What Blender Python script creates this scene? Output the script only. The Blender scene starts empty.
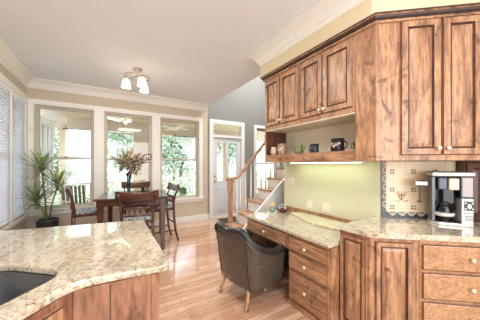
import bpy, bmesh, math, random
from mathutils import Vector, Matrix
random.seed(7)
PI = math.pi
S = bpy.context.scene
C = S.collection
def lin(c):
    return tuple(((v/255)/12.92 if v/255 <= .04045 else ((v/255+.055)/1.055)**2.4) for v in c) + (1,)
# ---------------------------------------------------------------- camera, world, lights, exposure
F = 221.0
YAW = math.radians(31.2)
cam = bpy.data.cameras.new('camera'); camo = bpy.data.objects.new('camera', cam); C.objects.link(camo)
cam.sensor_width = 36; cam.lens = 36*F/480; cam.shift_y = 5/480; cam.clip_start = .02
camo.location = (0, 0, 1.45); camo.rotation_euler = (PI/2, 0, -YAW)
S.camera = camo
S.view_settings.view_transform = 'Standard'; S.view_settings.look = 'None'
S.view_settings.gamma = 1; S.view_settings.use_curve_mapping = False
S.view_settings.exposure = 0.22
w = bpy.data.worlds.new('sky'); S.world = w; w.use_nodes = True
bg = w.node_tree.nodes['Background']; bg.inputs[0].default_value = (.80, .89, 1, 1); bg.inputs[1].default_value = 4.0
def area(name, loc, rot, sx, sy, power, color=(1, 1, 1), spread=PI):
    l = bpy.data.lights.new(name, 'AREA'); l.shape = 'RECTANGLE'; l.size = sx; l.size_y = sy
    l.energy = power; l.color = color; l.spread = spread
    o = bpy.data.objects.new(name, l); C.objects.link(o); o.location = loc; o.rotation_euler = rot
    return o
sun = bpy.data.lights.new('sun', 'SUN'); sun.energy = 3.6; sun.angle = .05; sun.color = (1, .96, .88)
so = bpy.data.objects.new('sun', sun); C.objects.link(so); so.rotation_euler = (math.radians(-36), 0, math.radians(8))
# added area fills without fixtures: behind the camera, under the ceiling and in the foyer
area('window_daylight', (.4, -2.1, 1.6), (math.radians(-94), 0, PI), 3.4, 2.2, 118, (.92, .96, 1))  # added fill for the surfaces facing the camera, wall behind has no window
area('recessed_light', (.9, .2, 3.02), (0, 0, 0), .9, .9, 24, (1, .98, .96))  # added kitchen fills just below the ceiling, not real lamps
area('recessed_light', (.3, 2.6, 3.02), (0, 0, 0), .5, .5, 24, (1, .98, .96))
area('foyer_light', (3.7, 4.1, 5.0), (0, 0, 0), 1.6, 1.4, 135, (1, .98, .95))  # added fill to brighten the stairs and foyer walls
# ---------------------------------------------------------------- materials
def newmat(name):
    m = bpy.data.materials.new(name); m.use_nodes = True
    return m, m.node_tree.nodes, m.node_tree.links, m.node_tree.nodes['Principled BSDF']
def plain(name, rgb, rough=.5, metal=0, noise=.04, scale=20, coat=0, spec=.5, bump=0):
    m, N, L, b = newmat(name)
    c = lin(rgb)
    tc = N.new('ShaderNodeTexCoord'); nz = N.new('ShaderNodeTexNoise'); nz.inputs['Scale'].default_value = scale
    nz.inputs['Detail'].default_value = 3
    L.new(tc.outputs['Object'], nz.inputs['Vector'])
    r = N.new('ShaderNodeValToRGB'); L.new(nz.outputs['Fac'], r.inputs[0])
    r.color_ramp.elements[0].position = .3; r.color_ramp.elements[1].position = .7
    r.color_ramp.elements[0].color = tuple(v*(1-noise*2) for v in c[:3])+(1,)
    r.color_ramp.elements[1].color = tuple(min(1, v*(1+noise*2)) for v in c[:3])+(1,)
    L.new(r.outputs[0], b.inputs['Base Color'])
    b.inputs['Roughness'].default_value = rough; b.inputs['Metallic'].default_value = metal
    b.inputs['Coat Weight'].default_value = coat; b.inputs['Specular IOR Level'].default_value = spec
    if bump:
        bn = N.new('ShaderNodeBump'); bn.inputs['Strength'].default_value = bump; bn.inputs['Distance'].default_value = .01
        L.new(nz.outputs['Fac'], bn.inputs['Height']); L.new(bn.outputs[0], b.inputs['Normal'])
    return m
def ramp(N, stops):
    r = N.new('ShaderNodeValToRGB'); cr = r.color_ramp
    while len(cr.elements) < len(stops): cr.elements.new(.5)
    for e, (p, c) in zip(cr.elements, stops): e.position = p; e.color = lin(c)
    return r
def mix(N, L, fac, a, b, mode='MIX'):
    n = N.new('ShaderNodeMix'); n.data_type = 'RGBA'; n.blend_type = mode
    for v, i in ((fac, 0), (a, 6), (b, 7)):
        if hasattr(v, 'links'): L.new(v, n.inputs[i])
        else: n.inputs[i].default_value = v
    return n.outputs[2]
def wood(name, light, mid, dark, axis='z', rough=.38, knots=True, coat=.15):
    m, N, L, b = newmat(name)
    tc = N.new('ShaderNodeTexCoord'); mp = N.new('ShaderNodeMapping')
    mp.inputs['Scale'].default_value = {'z': (1, 1, .16), 'x': (.16, 1, 1), 'y': (1, .16, 1)}[axis]
    L.new(tc.outputs['Object'], mp.inputs['Vector'])
    n1 = N.new('ShaderNodeTexNoise'); n1.inputs['Scale'].default_value = 9; n1.inputs['Detail'].default_value = 4; n1.inputs['Distortion'].default_value = 2.2
    n2 = N.new('ShaderNodeTexNoise'); n2.inputs['Scale'].default_value = 70; n2.inputs['Detail'].default_value = 3
    for n in (n1, n2): L.new(mp.outputs[0], n.inputs['Vector'])
    r1 = ramp(N, [(.28, dark), (.46, mid), (.62, light), (.8, mid)]); L.new(n1.outputs['Fac'], r1.inputs[0])
    r2 = ramp(N, [(.3, (150, 150, 150)), (.6, (255, 255, 255))]); L.new(n2.outputs['Fac'], r2.inputs[0])
    col = mix(N, L, .55, r1.outputs[0], r2.outputs[0], 'MULTIPLY')
    if knots:
        v = N.new('ShaderNodeTexNoise'); v.inputs['Scale'].default_value = 6.5; v.inputs['Detail'].default_value = 5
        v.inputs['Distortion'].default_value = 1.2
        L.new(tc.outputs['Object'], v.inputs['Vector'])
        r3 = ramp(N, [(.27, tuple(int(x*.6) for x in dark)), (.40, (255, 255, 255))]); L.new(v.outputs['Fac'], r3.inputs[0])
        col = mix(N, L, .8, col, r3.outputs[0], 'MULTIPLY')
    L.new(col, b.inputs['Base Color']); b.inputs['Roughness'].default_value = rough; b.inputs['Coat Weight'].default_value = coat
    b.inputs['Coat Roughness'].default_value = .25
    return m
M = {}
LT, MD, DK = (200, 154, 116), (174, 128, 95), (128, 90, 66)
M['alder_z'] = wood('knotty_alder', LT, MD, DK, 'z'); M['alder_x'] = wood('knotty_alder_across', LT, MD, DK, 'x')
M['alder_light'] = wood('light_alder', (205, 160, 122), (194, 148, 110), (170, 122, 90), 'x', knots=False)
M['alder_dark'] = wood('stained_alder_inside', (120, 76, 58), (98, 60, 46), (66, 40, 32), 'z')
M['glaze'] = plain('dark_glaze', (80, 50, 38), .45, noise=.2)
M['peninsula'] = wood('red_brown_alder', (170, 124, 95), (146, 100, 75), (104, 68, 52), 'z')
M['cherry'] = wood('dark_cherry', (112, 70, 58), (88, 52, 43), (58, 34, 30), 'x', .25, False, .4)
M['cherry_z'] = wood('dark_cherry_upright', (112, 70, 58), (88, 52, 43), (58, 34, 30), 'z', .25, False, .4)
M['oak'] = wood('oak_rail', (214, 170, 132), (196, 150, 114), (160, 116, 84), 'x', .35, False)
M['oak_z'] = wood('oak_post', (214, 170, 132), (196, 150, 114), (160, 116, 84), 'z', .35, False)
M['wall'] = plain('tan_wall_paint', (206, 194, 174), .7, noise=.01)
M['green_wall'] = plain('pale_olive_wall_paint', (219, 218, 188), .6, noise=.01)
M['niche'] = plain('cream_niche_paint', (240, 232, 212), .6, noise=.01)
M['soffit'] = plain('cream_soffit_paint', (222, 207, 173), .7, noise=.01)
M['grey_wall'] = plain('grey_wall_paint', (142, 142, 138), .7, noise=.01)
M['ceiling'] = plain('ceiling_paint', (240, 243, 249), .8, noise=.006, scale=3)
M['trim'] = plain('white_trim_paint', (242, 240, 234), .4, noise=.01)
M['white'] = plain('white_paint', (240, 240, 238), .4, noise=.01)
M['greige'] = plain('greige_sash_paint', (206, 200, 184), .45, noise=.02)
M['shadowline'] = plain('grey_gasket', (112, 106, 96), .6)  # plain grey of the pane gaskets, sash locks and porch chair slats
M['door_paint'] = plain('pale_grey_door_paint', (222, 226, 232), .4, noise=.01)
M['nickel'] = plain('brushed_nickel', (196, 190, 180), .3, 1)
M['knob'] = plain('pearly_nickel', (226, 216, 196), .3, .35)
M['steel'] = plain('stainless_steel', (168, 172, 176), .28, 1)
M['sinksteel'] = plain('dark_sink_steel', (96, 100, 106), .35, .6)
M['black'] = plain('black_plastic', (32, 32, 34), .3)
M['silver'] = plain('silver_plastic', (214, 212, 206), .3, .3)
M['leather'] = plain('dark_leather', (80, 72, 65), .27, noise=.12, scale=30, coat=.3, bump=.15)
M['leather_black'] = plain('black_leather', (38, 38, 42), .28, noise=.2, scale=18, coat=.4, bump=.4)
M['brass'] = plain('brass_caster', (190, 168, 140), .35, .8)
M['plate'] = plain('ivory_plate', (240, 232, 214), .4, noise=.01)
M['pot'] = plain('black_planter', (44, 46, 50), .4)
M['soil'] = plain('soil', (70, 52, 40), .9, noise=.3, scale=60)
M['stem'] = plain('plant_stem', (112, 128, 84), .6, noise=.15)
M['siding'] = plain('beige_siding', (214, 200, 180), .7, noise=.03)
M['porch_ceiling'] = wood('porch_ceiling_boards', (226, 206, 184), (214, 192, 168), (196, 172, 148), 'x', .5, False)
M['rope'] = plain('dried_vine', (116, 84, 64), .8)
M['screen'] = plain('dark_gasket', (60, 58, 56), .5)
M['mat'] = plain('door_mat', (66, 60, 58), .9, noise=.2)
M['curtain'] = None
def transl(name, rgb, tfac, trans=.35):
    m, N, L, b = newmat(name); out = N['Material Output']
    d = N.new('ShaderNodeBsdfDiffuse'); t = N.new('ShaderNodeBsdfTranslucent'); p = N.new('ShaderNodeBsdfTransparent')
    wv = N.new('ShaderNodeTexNoise'); wv.inputs['Scale'].default_value = 8
    r = ramp(N, [(.2, tuple(int(v*.95) for v in rgb)), (.8, rgb)]); L.new(wv.outputs['Fac'], r.inputs[0])
    L.new(r.outputs[0], d.inputs[0]); L.new(r.outputs[0], t.inputs[0])
    m1 = N.new('ShaderNodeMixShader'); m1.inputs[0].default_value = tfac; L.new(d.outputs[0], m1.inputs[1]); L.new(t.outputs[0], m1.inputs[2])
    m2 = N.new('ShaderNodeMixShader'); m2.inputs[0].default_value = trans; L.new(m1.outputs[0], m2.inputs[1]); L.new(p.outputs[0], m2.inputs[2])
    L.new(m2.outputs[0], out.inputs[0]); return m
M['curtain'] = transl('sheer_curtain', (250, 250, 250), .5, .3)
M['slat'] = transl('white_vinyl_slat', (246, 248, 252), .3, 0)
def leafmat(name, a, b_):
    m, N, L, b = newmat(name)
    tc = N.new('ShaderNodeTexCoord'); nz = N.new('ShaderNodeTexNoise'); nz.inputs['Scale'].default_value = 9
    L.new(tc.outputs['Object'], nz.inputs['Vector'])
    r = ramp(N, [(.35, a), (.62, b_)]); L.new(nz.outputs['Fac'], r.inputs[0]); L.new(r.outputs[0], b.inputs['Base Color'])
    b.inputs['Roughness'].default_value = .5
    return m
M['leaf'] = leafmat('yucca_leaf', (76, 106, 72), (176, 192, 130))
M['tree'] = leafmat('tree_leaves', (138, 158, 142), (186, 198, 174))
M['darkleaf'] = leafmat('dark_leaf', (62, 110, 72), (110, 150, 96))
M['dried'] = leafmat('dried_leaf', (96, 92, 70), (170, 160, 120))
M['purple'] = leafmat('dried_grass_plume', (120, 92, 96), (186, 160, 140))
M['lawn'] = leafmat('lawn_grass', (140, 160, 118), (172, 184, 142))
def glass(name, tint=(1, 1, 1, 1), gl=.08):
    m, N, L, b = newmat(name); out = N['Material Output']
    t = N.new('ShaderNodeBsdfTransparent'); t.inputs[0].default_value = tint
    g = N.new('ShaderNodeBsdfGlossy'); g.inputs['Roughness'].default_value = .02
    f = N.new('ShaderNodeFresnel'); f.inputs[0].default_value = 1.5
    mm = N.new('ShaderNodeMixShader'); L.new(f.outputs[0], mm.inputs[0]); L.new(t.outputs[0], mm.inputs[1]); L.new(g.outputs[0], mm.inputs[2])
    L.new(mm.outputs[0], out.inputs[0]); return m
M['glass'] = glass('clear_glass'); M['tint'] = glass('smoky_glass', (.6, .68, .75, 1))
def emis(name, rgb, s, base=(240, 235, 225)):
    m, N, L, b = newmat(name); b.inputs['Base Color'].default_value = lin(base)
    b.inputs['Emission Color'].default_value = lin(rgb); b.inputs['Emission Strength'].default_value = s; return m
M['bulb'] = emis('lit_frosted_glass', (255, 232, 200), 2.6)
M['undercab'] = emis('under_cabinet_tube', (234, 252, 208), 7)
def granite():
    m, N, L, b = newmat('polished_granite')
    tc = N.new('ShaderNodeTexCoord'); mp = N.new('ShaderNodeMapping'); mp.inputs['Rotation'].default_value = (0, 0, .5)
    mp.inputs['Scale'].default_value = (1, .45, 1); L.new(tc.outputs['Object'], mp.inputs[0])
    def nz(s, d, dist, src):
        n = N.new('ShaderNodeTexNoise'); n.inputs['Scale'].default_value = s; n.inputs['Detail'].default_value = d; n.inputs['Distortion'].default_value = dist
        L.new(src, n.inputs['Vector']); return n.outputs['Fac']
    a = ramp(N, [(.30, (194, 182, 162)), (.45, (212, 201, 180)), (.6, (222, 213, 194)), (.75, (208, 192, 168))])
    L.new(nz(5, 5, .7, mp.outputs[0]), a.inputs[0])
    v = ramp(N, [(.47, (255, 255, 255)), (.5, (200, 195, 184)), (.53, (255, 255, 255))]); L.new(nz(2.2, 4, 2.5, mp.outputs[0]), v.inputs[0])
    sp = ramp(N, [(.31, (120, 108, 92)), (.40, (255, 255, 255))]); L.new(nz(75, 2, 0, tc.outputs['Object']), sp.inputs[0])
    sp2 = ramp(N, [(.34, (208, 186, 160)), (.5, (255, 255, 255))]); L.new(nz(32, 3, .5, tc.outputs['Object']), sp2.inputs[0])
    c = mix(N, L, .6, a.outputs[0], v.outputs[0], 'MULTIPLY'); c = mix(N, L, .8, c, sp.outputs[0], 'MULTIPLY'); c = mix(N, L, .8, c, sp2.outputs[0], 'MULTIPLY')
    L.new(c, b.inputs['Base Color']); b.inputs['Roughness'].default_value = .06; b.inputs['Coat Weight'].default_value = 1; b.inputs['Coat Roughness'].default_value = .03
    return m
M['granite'] = granite()
M['board'] = plain('pale_green_granite', (222, 220, 184), .15, noise=.07, scale=25, coat=.5)
def floormat():
    m, N, L, b = newmat('oak_floor_boards')
    tc = N.new('ShaderNodeTexCoord')
    br = N.new('ShaderNodeTexBrick'); br.inputs['Scale'].default_value = 1; br.inputs['Brick Width'].default_value = 1.1
    br.inputs['Row Height'].default_value = .083; br.inputs['Mortar Size'].default_value = .0022; br.offset = .37; br.inputs['Bias'].default_value = 0
    br.inputs['Color1'].default_value = lin((234, 198, 168)); br.inputs['Color2'].default_value = lin((204, 154, 122)); br.inputs['Mortar'].default_value = lin((150, 106, 80))
    L.new(tc.outputs['Object'], br.inputs['Vector'])
    mp = N.new('ShaderNodeMapping'); mp.inputs['Scale'].default_value = (.12, 1, 1); L.new(tc.outputs['Object'], mp.inputs[0])
    n = N.new('ShaderNodeTexNoise'); n.inputs['Scale'].default_value = 40; n.inputs['Detail'].default_value = 4; n.inputs['Distortion'].default_value = 1
    L.new(mp.outputs[0], n.inputs['Vector'])
    r = ramp(N, [(.3, (205, 190, 178)), (.6, (255, 255, 255))]); L.new(n.outputs['Fac'], r.inputs[0])
    L.new(mix(N, L, .8, br.outputs['Color'], r.outputs[0], 'MULTIPLY'), b.inputs['Base Color'])
    b.inputs['Roughness'].default_value = .16; b.inputs['Coat Weight'].default_value = .6; b.inputs['Coat Roughness'].default_value = .08
    bp = N.new('ShaderNodeBump'); bp.inputs['Strength'].default_value = .12; bp.inputs['Distance'].default_value = .01
    L.new(n.outputs['Fac'], bp.inputs['Height']); L.new(bp.outputs[0], b.inputs['Normal'])
    return m
M['floor'] = floormat()
def cushionmat():
    m, N, L, b = newmat('black_white_pattern_fabric')
    tc = N.new('ShaderNodeTexCoord'); n = N.new('ShaderNodeTexNoise'); n.inputs['Scale'].default_value = 22; n.inputs['Distortion'].default_value = 2.5
    L.new(tc.outputs['Object'], n.inputs['Vector'])
    r = ramp(N, [(.47, (36, 40, 50)), (.53, (205, 212, 220))]); L.new(n.outputs['Fac'], r.inputs[0]); L.new(r.outputs[0], b.inputs['Base Color'])
    b.inputs['Roughness'].default_value = .8; return m
M['cushion'] = cushionmat()
def tilemat():
    m, N, L, b = newmat('cream_wall_tiles')
    tc = N.new('ShaderNodeTexCoord'); mp = N.new('ShaderNodeMapping'); mp.inputs['Rotation'].default_value = (PI/2, 0, 0)
    mp.inputs['Location'].default_value = (-.06, 0, 0); L.new(tc.outputs['Object'], mp.inputs[0])
    br = N.new('ShaderNodeTexBrick'); br.offset = 0; br.inputs['Scale'].default_value = 1; br.inputs['Brick Width'].default_value = .17; br.inputs['Row Height'].default_value = .17
    br.inputs['Mortar Size'].default_value = .002; br.inputs['Color1'].default_value = lin((238, 218, 188)); br.inputs['Color2'].default_value = lin((232, 210, 178)); br.inputs['Mortar'].default_value = lin((196, 176, 150))
    L.new(mp.outputs[0], br.inputs['Vector']); L.new(br.outputs['Color'], b.inputs['Base Color']); b.inputs['Roughness'].default_value = .25
    return m
M['tile'] = tilemat()
M['tile_navy'] = plain('navy_border_tile', (72, 76, 86), .25, noise=.1)
M['tile_grey'] = plain('painted_grey', (128, 118, 108), .3)
M['tile_ochre'] = plain('painted_ochre', (206, 160, 96), .3)
M['tile_cream'] = plain('painted_cream', (238, 226, 204), .3)
# ---------------------------------------------------------------- helpers
def bm_new(): return bmesh.new()
def box(bm, x0, x1, y0, y1, z0, z1, mat=0, T=None):
    vs = [bm.verts.new(Vector((x, y, z)) if T is None else T @ Vector((x, y, z))) for x in (x0, x1) for y in (y0, y1) for z in (z0, z1)]
    for f in ((0, 1, 3, 2), (4, 6, 7, 5), (0, 4, 5, 1), (2, 3, 7, 6), (0, 2, 6, 4), (1, 5, 7, 3)):
        fa = bm.faces.new([vs[i] for i in f]); fa.material_index = mat
def prism(bm, pts, z0, z1, mat=0, T=None):
    f = lambda p, z: (Vector((p[0], p[1], z)) if T is None else T @ Vector((p[0], p[1], z)))
    a = [bm.verts.new(f(p, z0)) for p in pts]; b = [bm.verts.new(f(p, z1)) for p in pts]; n = len(pts)
    for fc in [a[::-1], b]+[[a[i], a[(i+1) % n], b[(i+1) % n], b[i]] for i in range(n)]:
        bm.faces.new(fc).material_index = mat
def tube(bm, pts, r, n=10, mat=0, cap=True, flat=None):
    pts = [Vector(p) for p in pts]; rings = []
    rs = r if isinstance(r, (list, tuple)) else [r]*len(pts)
    for i, p in enumerate(pts):
        d = (pts[min(i+1, len(pts)-1)]-pts[max(i-1, 0)]).normalized()
        up = Vector((0, 0, 1)) if abs(d.z) < .95 else Vector((1, 0, 0))
        a = d.cross(up).normalized(); b = a.cross(d).normalized()
        fl = flat or 1
        rings.append([bm.verts.new(p+(a*math.cos(2*PI*k/n)+b*math.sin(2*PI*k/n)*fl)*rs[i]) for k in range(n)])
    for i in range(len(rings)-1):
        for k in range(n):
            f = bm.faces.new((rings[i][k], rings[i][(k+1) % n], rings[i+1][(k+1) % n], rings[i+1][k])); f.smooth = True; f.material_index = mat
    if cap:
        bm.faces.new(rings[0][::-1]).material_index = mat; bm.faces.new(rings[-1]).material_index = mat
def lathe(bm, prof, n=24, c=(0, 0, 0), T=None, mat=0, smooth=True):
    rings = []
    for r, z in prof:
        ring = []
        for k in range(n):
            v = Vector((r*math.cos(2*PI*k/n), r*math.sin(2*PI*k/n), z))
            v = (T @ v) if T is not None else v+Vector(c)
            ring.append(bm.verts.new(v))
        rings.append(ring)
    for i in range(len(rings)-1):
        for k in range(n):
            f = bm.faces.new((rings[i][k], rings[i][(k+1) % n], rings[i+1][(k+1) % n], rings[i+1][k])); f.smooth = smooth; f.material_index = mat
    if prof[0][0] > 1e-4: bm.faces.new(rings[0][::-1]).material_index = mat
    if prof[-1][0] > 1e-4: bm.faces.new(rings[-1]).material_index = mat
def obj(name, bm, mat, parent=None, bev=0, smooth=False, seg=2):
    me = bpy.data.meshes.new(name); bmesh.ops.remove_doubles(bm, verts=bm.verts, dist=1e-6)
    bmesh.ops.recalc_face_normals(bm, faces=bm.faces); bm.to_mesh(me); bm.free()
    o = bpy.data.objects.new(name, me); C.objects.link(o)
    for m in (mat if isinstance(mat, (list, tuple)) else [mat]): me.materials.append(M[m] if isinstance(m, str) else m)
    if parent: o.parent = parent
    if smooth:
        for p in me.polygons: p.use_smooth = True
    if bev:
        md = o.modifiers.new('bevel', 'BEVEL'); md.width = bev; md.segments = seg; md.limit_method = 'ANGLE'; md.angle_limit = math.radians(40)
    return o
def thing(name, label, cat, loc=(0, 0, 0), rz=0, group=None):
    o = bpy.data.objects.new(name, None); C.objects.link(o); o.location = loc; o.rotation_euler = (0, 0, rz)
    o.empty_display_size = .1
    return tag(o, label, cat, group)
def tag(o, label, cat, group=None):
    o['label'] = label; o['category'] = cat
    if group: o['group'] = group
    return o
def struct(name, bm, mat, bev=0, parent=None):
    o = obj(name, bm, mat, parent, bev)
    if not parent: o['kind'] = 'structure'
    return o
def dup(root, loc, rz, label=None, group=None):
    r = root.copy(); C.objects.link(r); r.location = loc; r.rotation_euler = (0, 0, rz)
    if label: r['label'] = label
    if group: r['group'] = group
    for ch in list(root.children):
        c = ch.copy(); C.objects.link(c); c.parent = r
        for g in ch.children:
            d = g.copy(); C.objects.link(d); d.parent = c
    return r
B1 = lambda *a, **k: (lambda bm: (box(bm, *a, **k), bm)[1])(bm_new())
# ---------------------------------------------------------------- setting
LX, WY, RX, ZC = -1.26, 5.53, 2.35, 3.05
E3 = Vector((.769, -.639)); N3 = Vector((.639, .769))     # along the diagonal wall / into it
W0 = Vector((RX, 1.169)); RZ3 = math.atan2(-.639, .769)
def P3(base, s, d=0): p = base+E3*s+N3*d; return (p.x, p.y)
bm = bm_new(); box(bm, -1.42, 5.7, -2.2, 5.7, -.1, 0); struct('floor', bm, 'floor')
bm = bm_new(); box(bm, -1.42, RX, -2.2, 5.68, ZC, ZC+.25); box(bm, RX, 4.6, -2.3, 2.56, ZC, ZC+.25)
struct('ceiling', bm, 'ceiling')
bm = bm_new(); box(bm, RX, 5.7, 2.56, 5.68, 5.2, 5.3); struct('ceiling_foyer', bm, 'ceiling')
def wall_holes(name, T, L0, L1, z0, z1, th, holes, mat):
    xs = sorted({L0, L1, *[h[i] for h in holes for i in (0, 1)]}); zs = sorted({z0, z1, *[h[i] for h in holes for i in (2, 3)]})
    bm = bm_new()
    for i in range(len(xs)-1):
        for j in range(len(zs)-1):
            cx, cz = (xs[i]+xs[i+1])/2, (zs[j]+zs[j+1])/2
            if not any(h[0] < cx < h[1] and h[2] < cz < h[3] for h in holes):
                box(bm, xs[i], xs[i+1], 0, th, zs[j], zs[j+1], T=T)
    return struct(name, bm, mat)
WO = [(-1.153, -.216), (-.038, .925), (1.106, 2.09)]; WZ0, WZ1 = .60, 2.60
TW = Matrix.Translation((0, WY, 0))
wall_holes('wall_back', TW, -1.42, 2.33, 0, ZC, .15, [(a, b, WZ0, WZ1) for a, b in WO], 'wall')
wall_holes('wall_foyer', TW, 2.33, 5.7, 0, 5.2, .15, [(2.47, 3.405, 0, 2.60), (3.93, 4.75, .5, 2.58)], 'grey_wall')
TL = Matrix.Translation((LX, 0, 0)) @ Matrix.Rotation(PI/2, 4, 'Z')       # local x -> +Y, local y -> -X
LO = [(3.95, 4.70), (4.76, 5.40)]
wall_holes('wall_left', TL, -2.2, 5.53, 0, ZC, .15, [(a, b, .56, 2.62) for a, b in LO], 'wall')
bm = bm_new(); prism(bm, [(RX, 2.56), (RX, 1.169), P3(W0, 2.6), P3(W0, 2.6, .12), (RX+.12, 1.23), (RX+.12, 2.56)], 0, ZC)
struct('wall_right', bm, 'green_wall')
bm = bm_new(); box(bm, RX+.12, 5.7, 2.44, 2.56, 0, 5.2); box(bm, RX-.12, RX, 2.56, 5.53, ZC+.25, 5.2); box(bm, RX, RX+.12, 2.44, 2.56, ZC+.25, 5.2); struct('wall_stairwell', bm, 'grey_wall')
bm = bm_new(); box(bm, 5.6, 5.7, 2.56, 5.53, 0, 5.2); struct('wall_far_right', bm, 'grey_wall')
# soffit above the cabinets
FX = 1.95; UB = Vector((FX, 1.004)); CT = 2.71
bm = bm_new(); prism(bm, [(FX-.03, 2.6), (FX-.03, 1.02), P3(UB, 2.2, -.03), P3(W0, 2.2), (RX, 1.169), (RX, 2.56), (RX, 2.6)], CT, ZC)
struct('wall_soffit', bm, 'soffit')
# crown mouldings
CP = [(0, 0), (.13, 0), (.13, -.02), (.115, -.03), (.09, -.045), (.055, -.075), (.035, -.11), (.03, -.125), (.018, -.13), (.018, -.155), (0, -.17)]
def crown(name, a, b, nrm, ztop, m0=0, m1=0, mat='trim', prof=CP):
    a = Vector(a); b = Vector(b); d = (b-a).normalized(); nrm = Vector(nrm).normalized(); bm = bm_new(); rings = []
    for p, mi, sg in ((a, m0, 1), (b, m1, -1)):
        rings.append([bm.verts.new((*(p+nrm*q+d*sg*mi*q), ztop+z)) for q, z in prof])
    n = len(prof)
    for i in range(n): bm.faces.new((rings[0][i], rings[0][(i+1) % n], rings[1][(i+1) % n], rings[1][i]))
    bm.faces.new(rings[0][::-1]); bm.faces.new(rings[1])
    return bm
struct('trim_1', crown('', (LX, WY), (RX-.02, WY), (0, -1), ZC, 1, 0), 'trim')
struct('trim_2', crown('', (LX, -2), (LX, WY), (1, 0), ZC, 0, 1), 'trim')
k3 = math.tan(math.radians(25.1))
struct('trim_3', crown('', (FX-.03, 2.6), (FX-.03, 1.02), (-1, 0), ZC, -1, -k3), 'trim')
sb = P3(UB, 2.0, -.03)
struct('trim_4', crown('', (FX-.03, 1.02), sb, (-.639, -.769), ZC, -k3, 0), 'trim')
struct('trim_5', crown('', (RX, 2.6), (FX-.03, 2.6), (0, 1), ZC, 0, -1), 'trim')
# baseboards
def bboard(name, x0, x1, y0, y1): struct(name, B1(x0, x1, y0, y1, 0, .14), 'trim', .004)
struct('wall_front', B1(-1.42, 4.6, -2.3, -2.2, 0, ZC), 'wall'); struct('wall_kitchen_right', B1(4.5, 4.6, -2.2, 1.2, 0, ZC), 'wall')
bboard('baseboard_back', LX, 2.36, WY-.018, WY); bboard('baseboard_left', LX, LX+.018, -2, WY-.02); bboard('baseboard_foyer', 3.5, 5.6, WY-.018, WY)
# back wall casings: one continuous trim
bm = bm_new(); y0, y1 = WY-.024, WY
xe = [LX+.02, WO[0][0]], [WO[0][1], WO[1][0]], [WO[1][1], WO[2][0]], [WO[2][1], 2.19]
for a, b in xe: box(bm, a, b, y0, y1, .58, WZ1)
box(bm, LX+.02, 2.19, y0, y1, WZ1, 2.685); box(bm, LX+.02, 2.19, y0-.0, y1, .50, .58)
struct('trim_6', bm, 'trim', .004)
struct('trim_7', B1(LX+.02, 2.22, WY-.06, WY, .58, .603), 'trim', .006)
def sash_window(name, T, x0, x1, z0, z1, zm, mid=True):
    fr = bm_new(); t = .025
    box(fr, x0, x0+t, .02, .13, z0, z1, T=T); box(fr, x1-t, x1, .02, .13, z0, z1, T=T)
    box(fr, x0+t, x1-t, .02, .13, z1-t, z1, T=T); box(fr, x0+t, x1-t, .02, .13, z0, z0+t, T=T)
    root = obj(name, fr, 'greige', None, .003); root['kind'] = 'structure'
    for za, zb, y, nm in ((zm-.015, z1-t, .085, 'upper_sash'), (z0+t, zm+.015, .05, 'lower_sash')):
        b = bm_new(); a, c, s = x0+t, x1-t, .035
        box(b, a, a+s, y, y+.03, za, zb, T=T); box(b, c-s, c, y, y+.03, za, zb, T=T)
        box(b, a+s, c-s, y, y+.03, zb-s*.9, zb, 0, T=T); box(b, a+s, c-s, y, y+.03, za, za+s*.9, T=T)
        o = obj(nm, b, 'greige', root, .003)
        gk = bm_new(); g = .006   # dark gasket line round the pane
        for bx in ((a+s, a+s+g, za+s*.9, zb-s*.9), (c-s-g, c-s, za+s*.9, zb-s*.9), (a+s, c-s, za+s*.9, za+s*.9+g), (a+s, c-s, zb-s*.9-g, zb-s*.9)):
            box(gk, bx[0], bx[1], y+.004, y+.02, bx[2], bx[3], T=T)
        obj('gasket', gk, 'shadowline', o)
        obj('pane', B1(a+s, c-s, y+.012, y+.016, za+s*.9, zb-s*.9, T=T), 'glass', o)
    if mid: obj('sash_lock', B1((x0+x1)/2-.03, (x0+x1)/2+.03, .03, .055, zm+.015, zm+.035, T=T), 'shadowline', root, .004)
    return root
for i, (a, b) in enumerate(WO): sash_window('window_%d' % (i+1), TW, a, b, WZ0, WZ1, 1.585)
sash_window('window_4', TW, 3.93, 4.75, .5, 2.58, 1.5)
for i, (a, b) in enumerate(LO): sash_window('window_%d' % (i+5), TL, a, b, .56, 2.62, 1.58)
bm = bm_new(); box(bm, 3.84, 3.93, WY-.024, WY, .42, 2.67); box(bm, 4.75, 4.84, WY-.024, WY, .42, 2.67); box(bm, 3.93, 4.75, WY-.024, WY, 2.58, 2.67); box(bm, 3.93, 4.75, WY-.024, WY, .42, .5)
struct('trim_8', bm, 'white', .004)
# left window casings
bm = bm_new()
for a, b in ((3.85, 3.95), (4.70, 4.76), (5.40, 5.50)): box(bm, a, b, -.022, 0, .56, 2.62, T=TL)
box(bm, 3.85, 5.50, -.022, 0, 2.62, 2.72, T=TL); box(bm, 3.85, 5.50, -.04, 0, .50, .56, T=TL)
struct('trim_9', bm, 'trim', .004)
# blinds
def blind(a, b, label):
    t = thing('window_blind', label, 'blind', (LX, 0, 0), PI/2, 'white slatted blinds on the left wall')
    obj('headrail', B1(a+.01, b-.01, -.02, .02, 2.56, 2.615), 'white', t, .004)
    s = bm_new(); z = 2.53
    while z > .64:
        Tm = Matrix.Translation(((a+b)/2, -.0, z)) @ Matrix.Rotation(math.radians(60), 4, 'X')
        box(s, -(b-a)/2+.015, (b-a)/2-.015, -.024, .024, -.0015, .0015, T=Tm); z -= .042
    obj('slats', s, 'slat', t)
    obj('bottom_rail', B1(a+.012, b-.012, -.02, .02, .585, .612), 'white', t, .004)
    for q in (.2, .8):
        x = a+(b-a)*q; obj('ladder_cord', B1(x-.006, x+.006, -.024, -.022, .6, 2.57), 'plate', t)
blind(*LO[0], 'white slatted blind in the left wall window nearer the countertop'); blind(*LO[1], 'white slatted blind in the left wall window beside the corner and tall plant')
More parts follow.
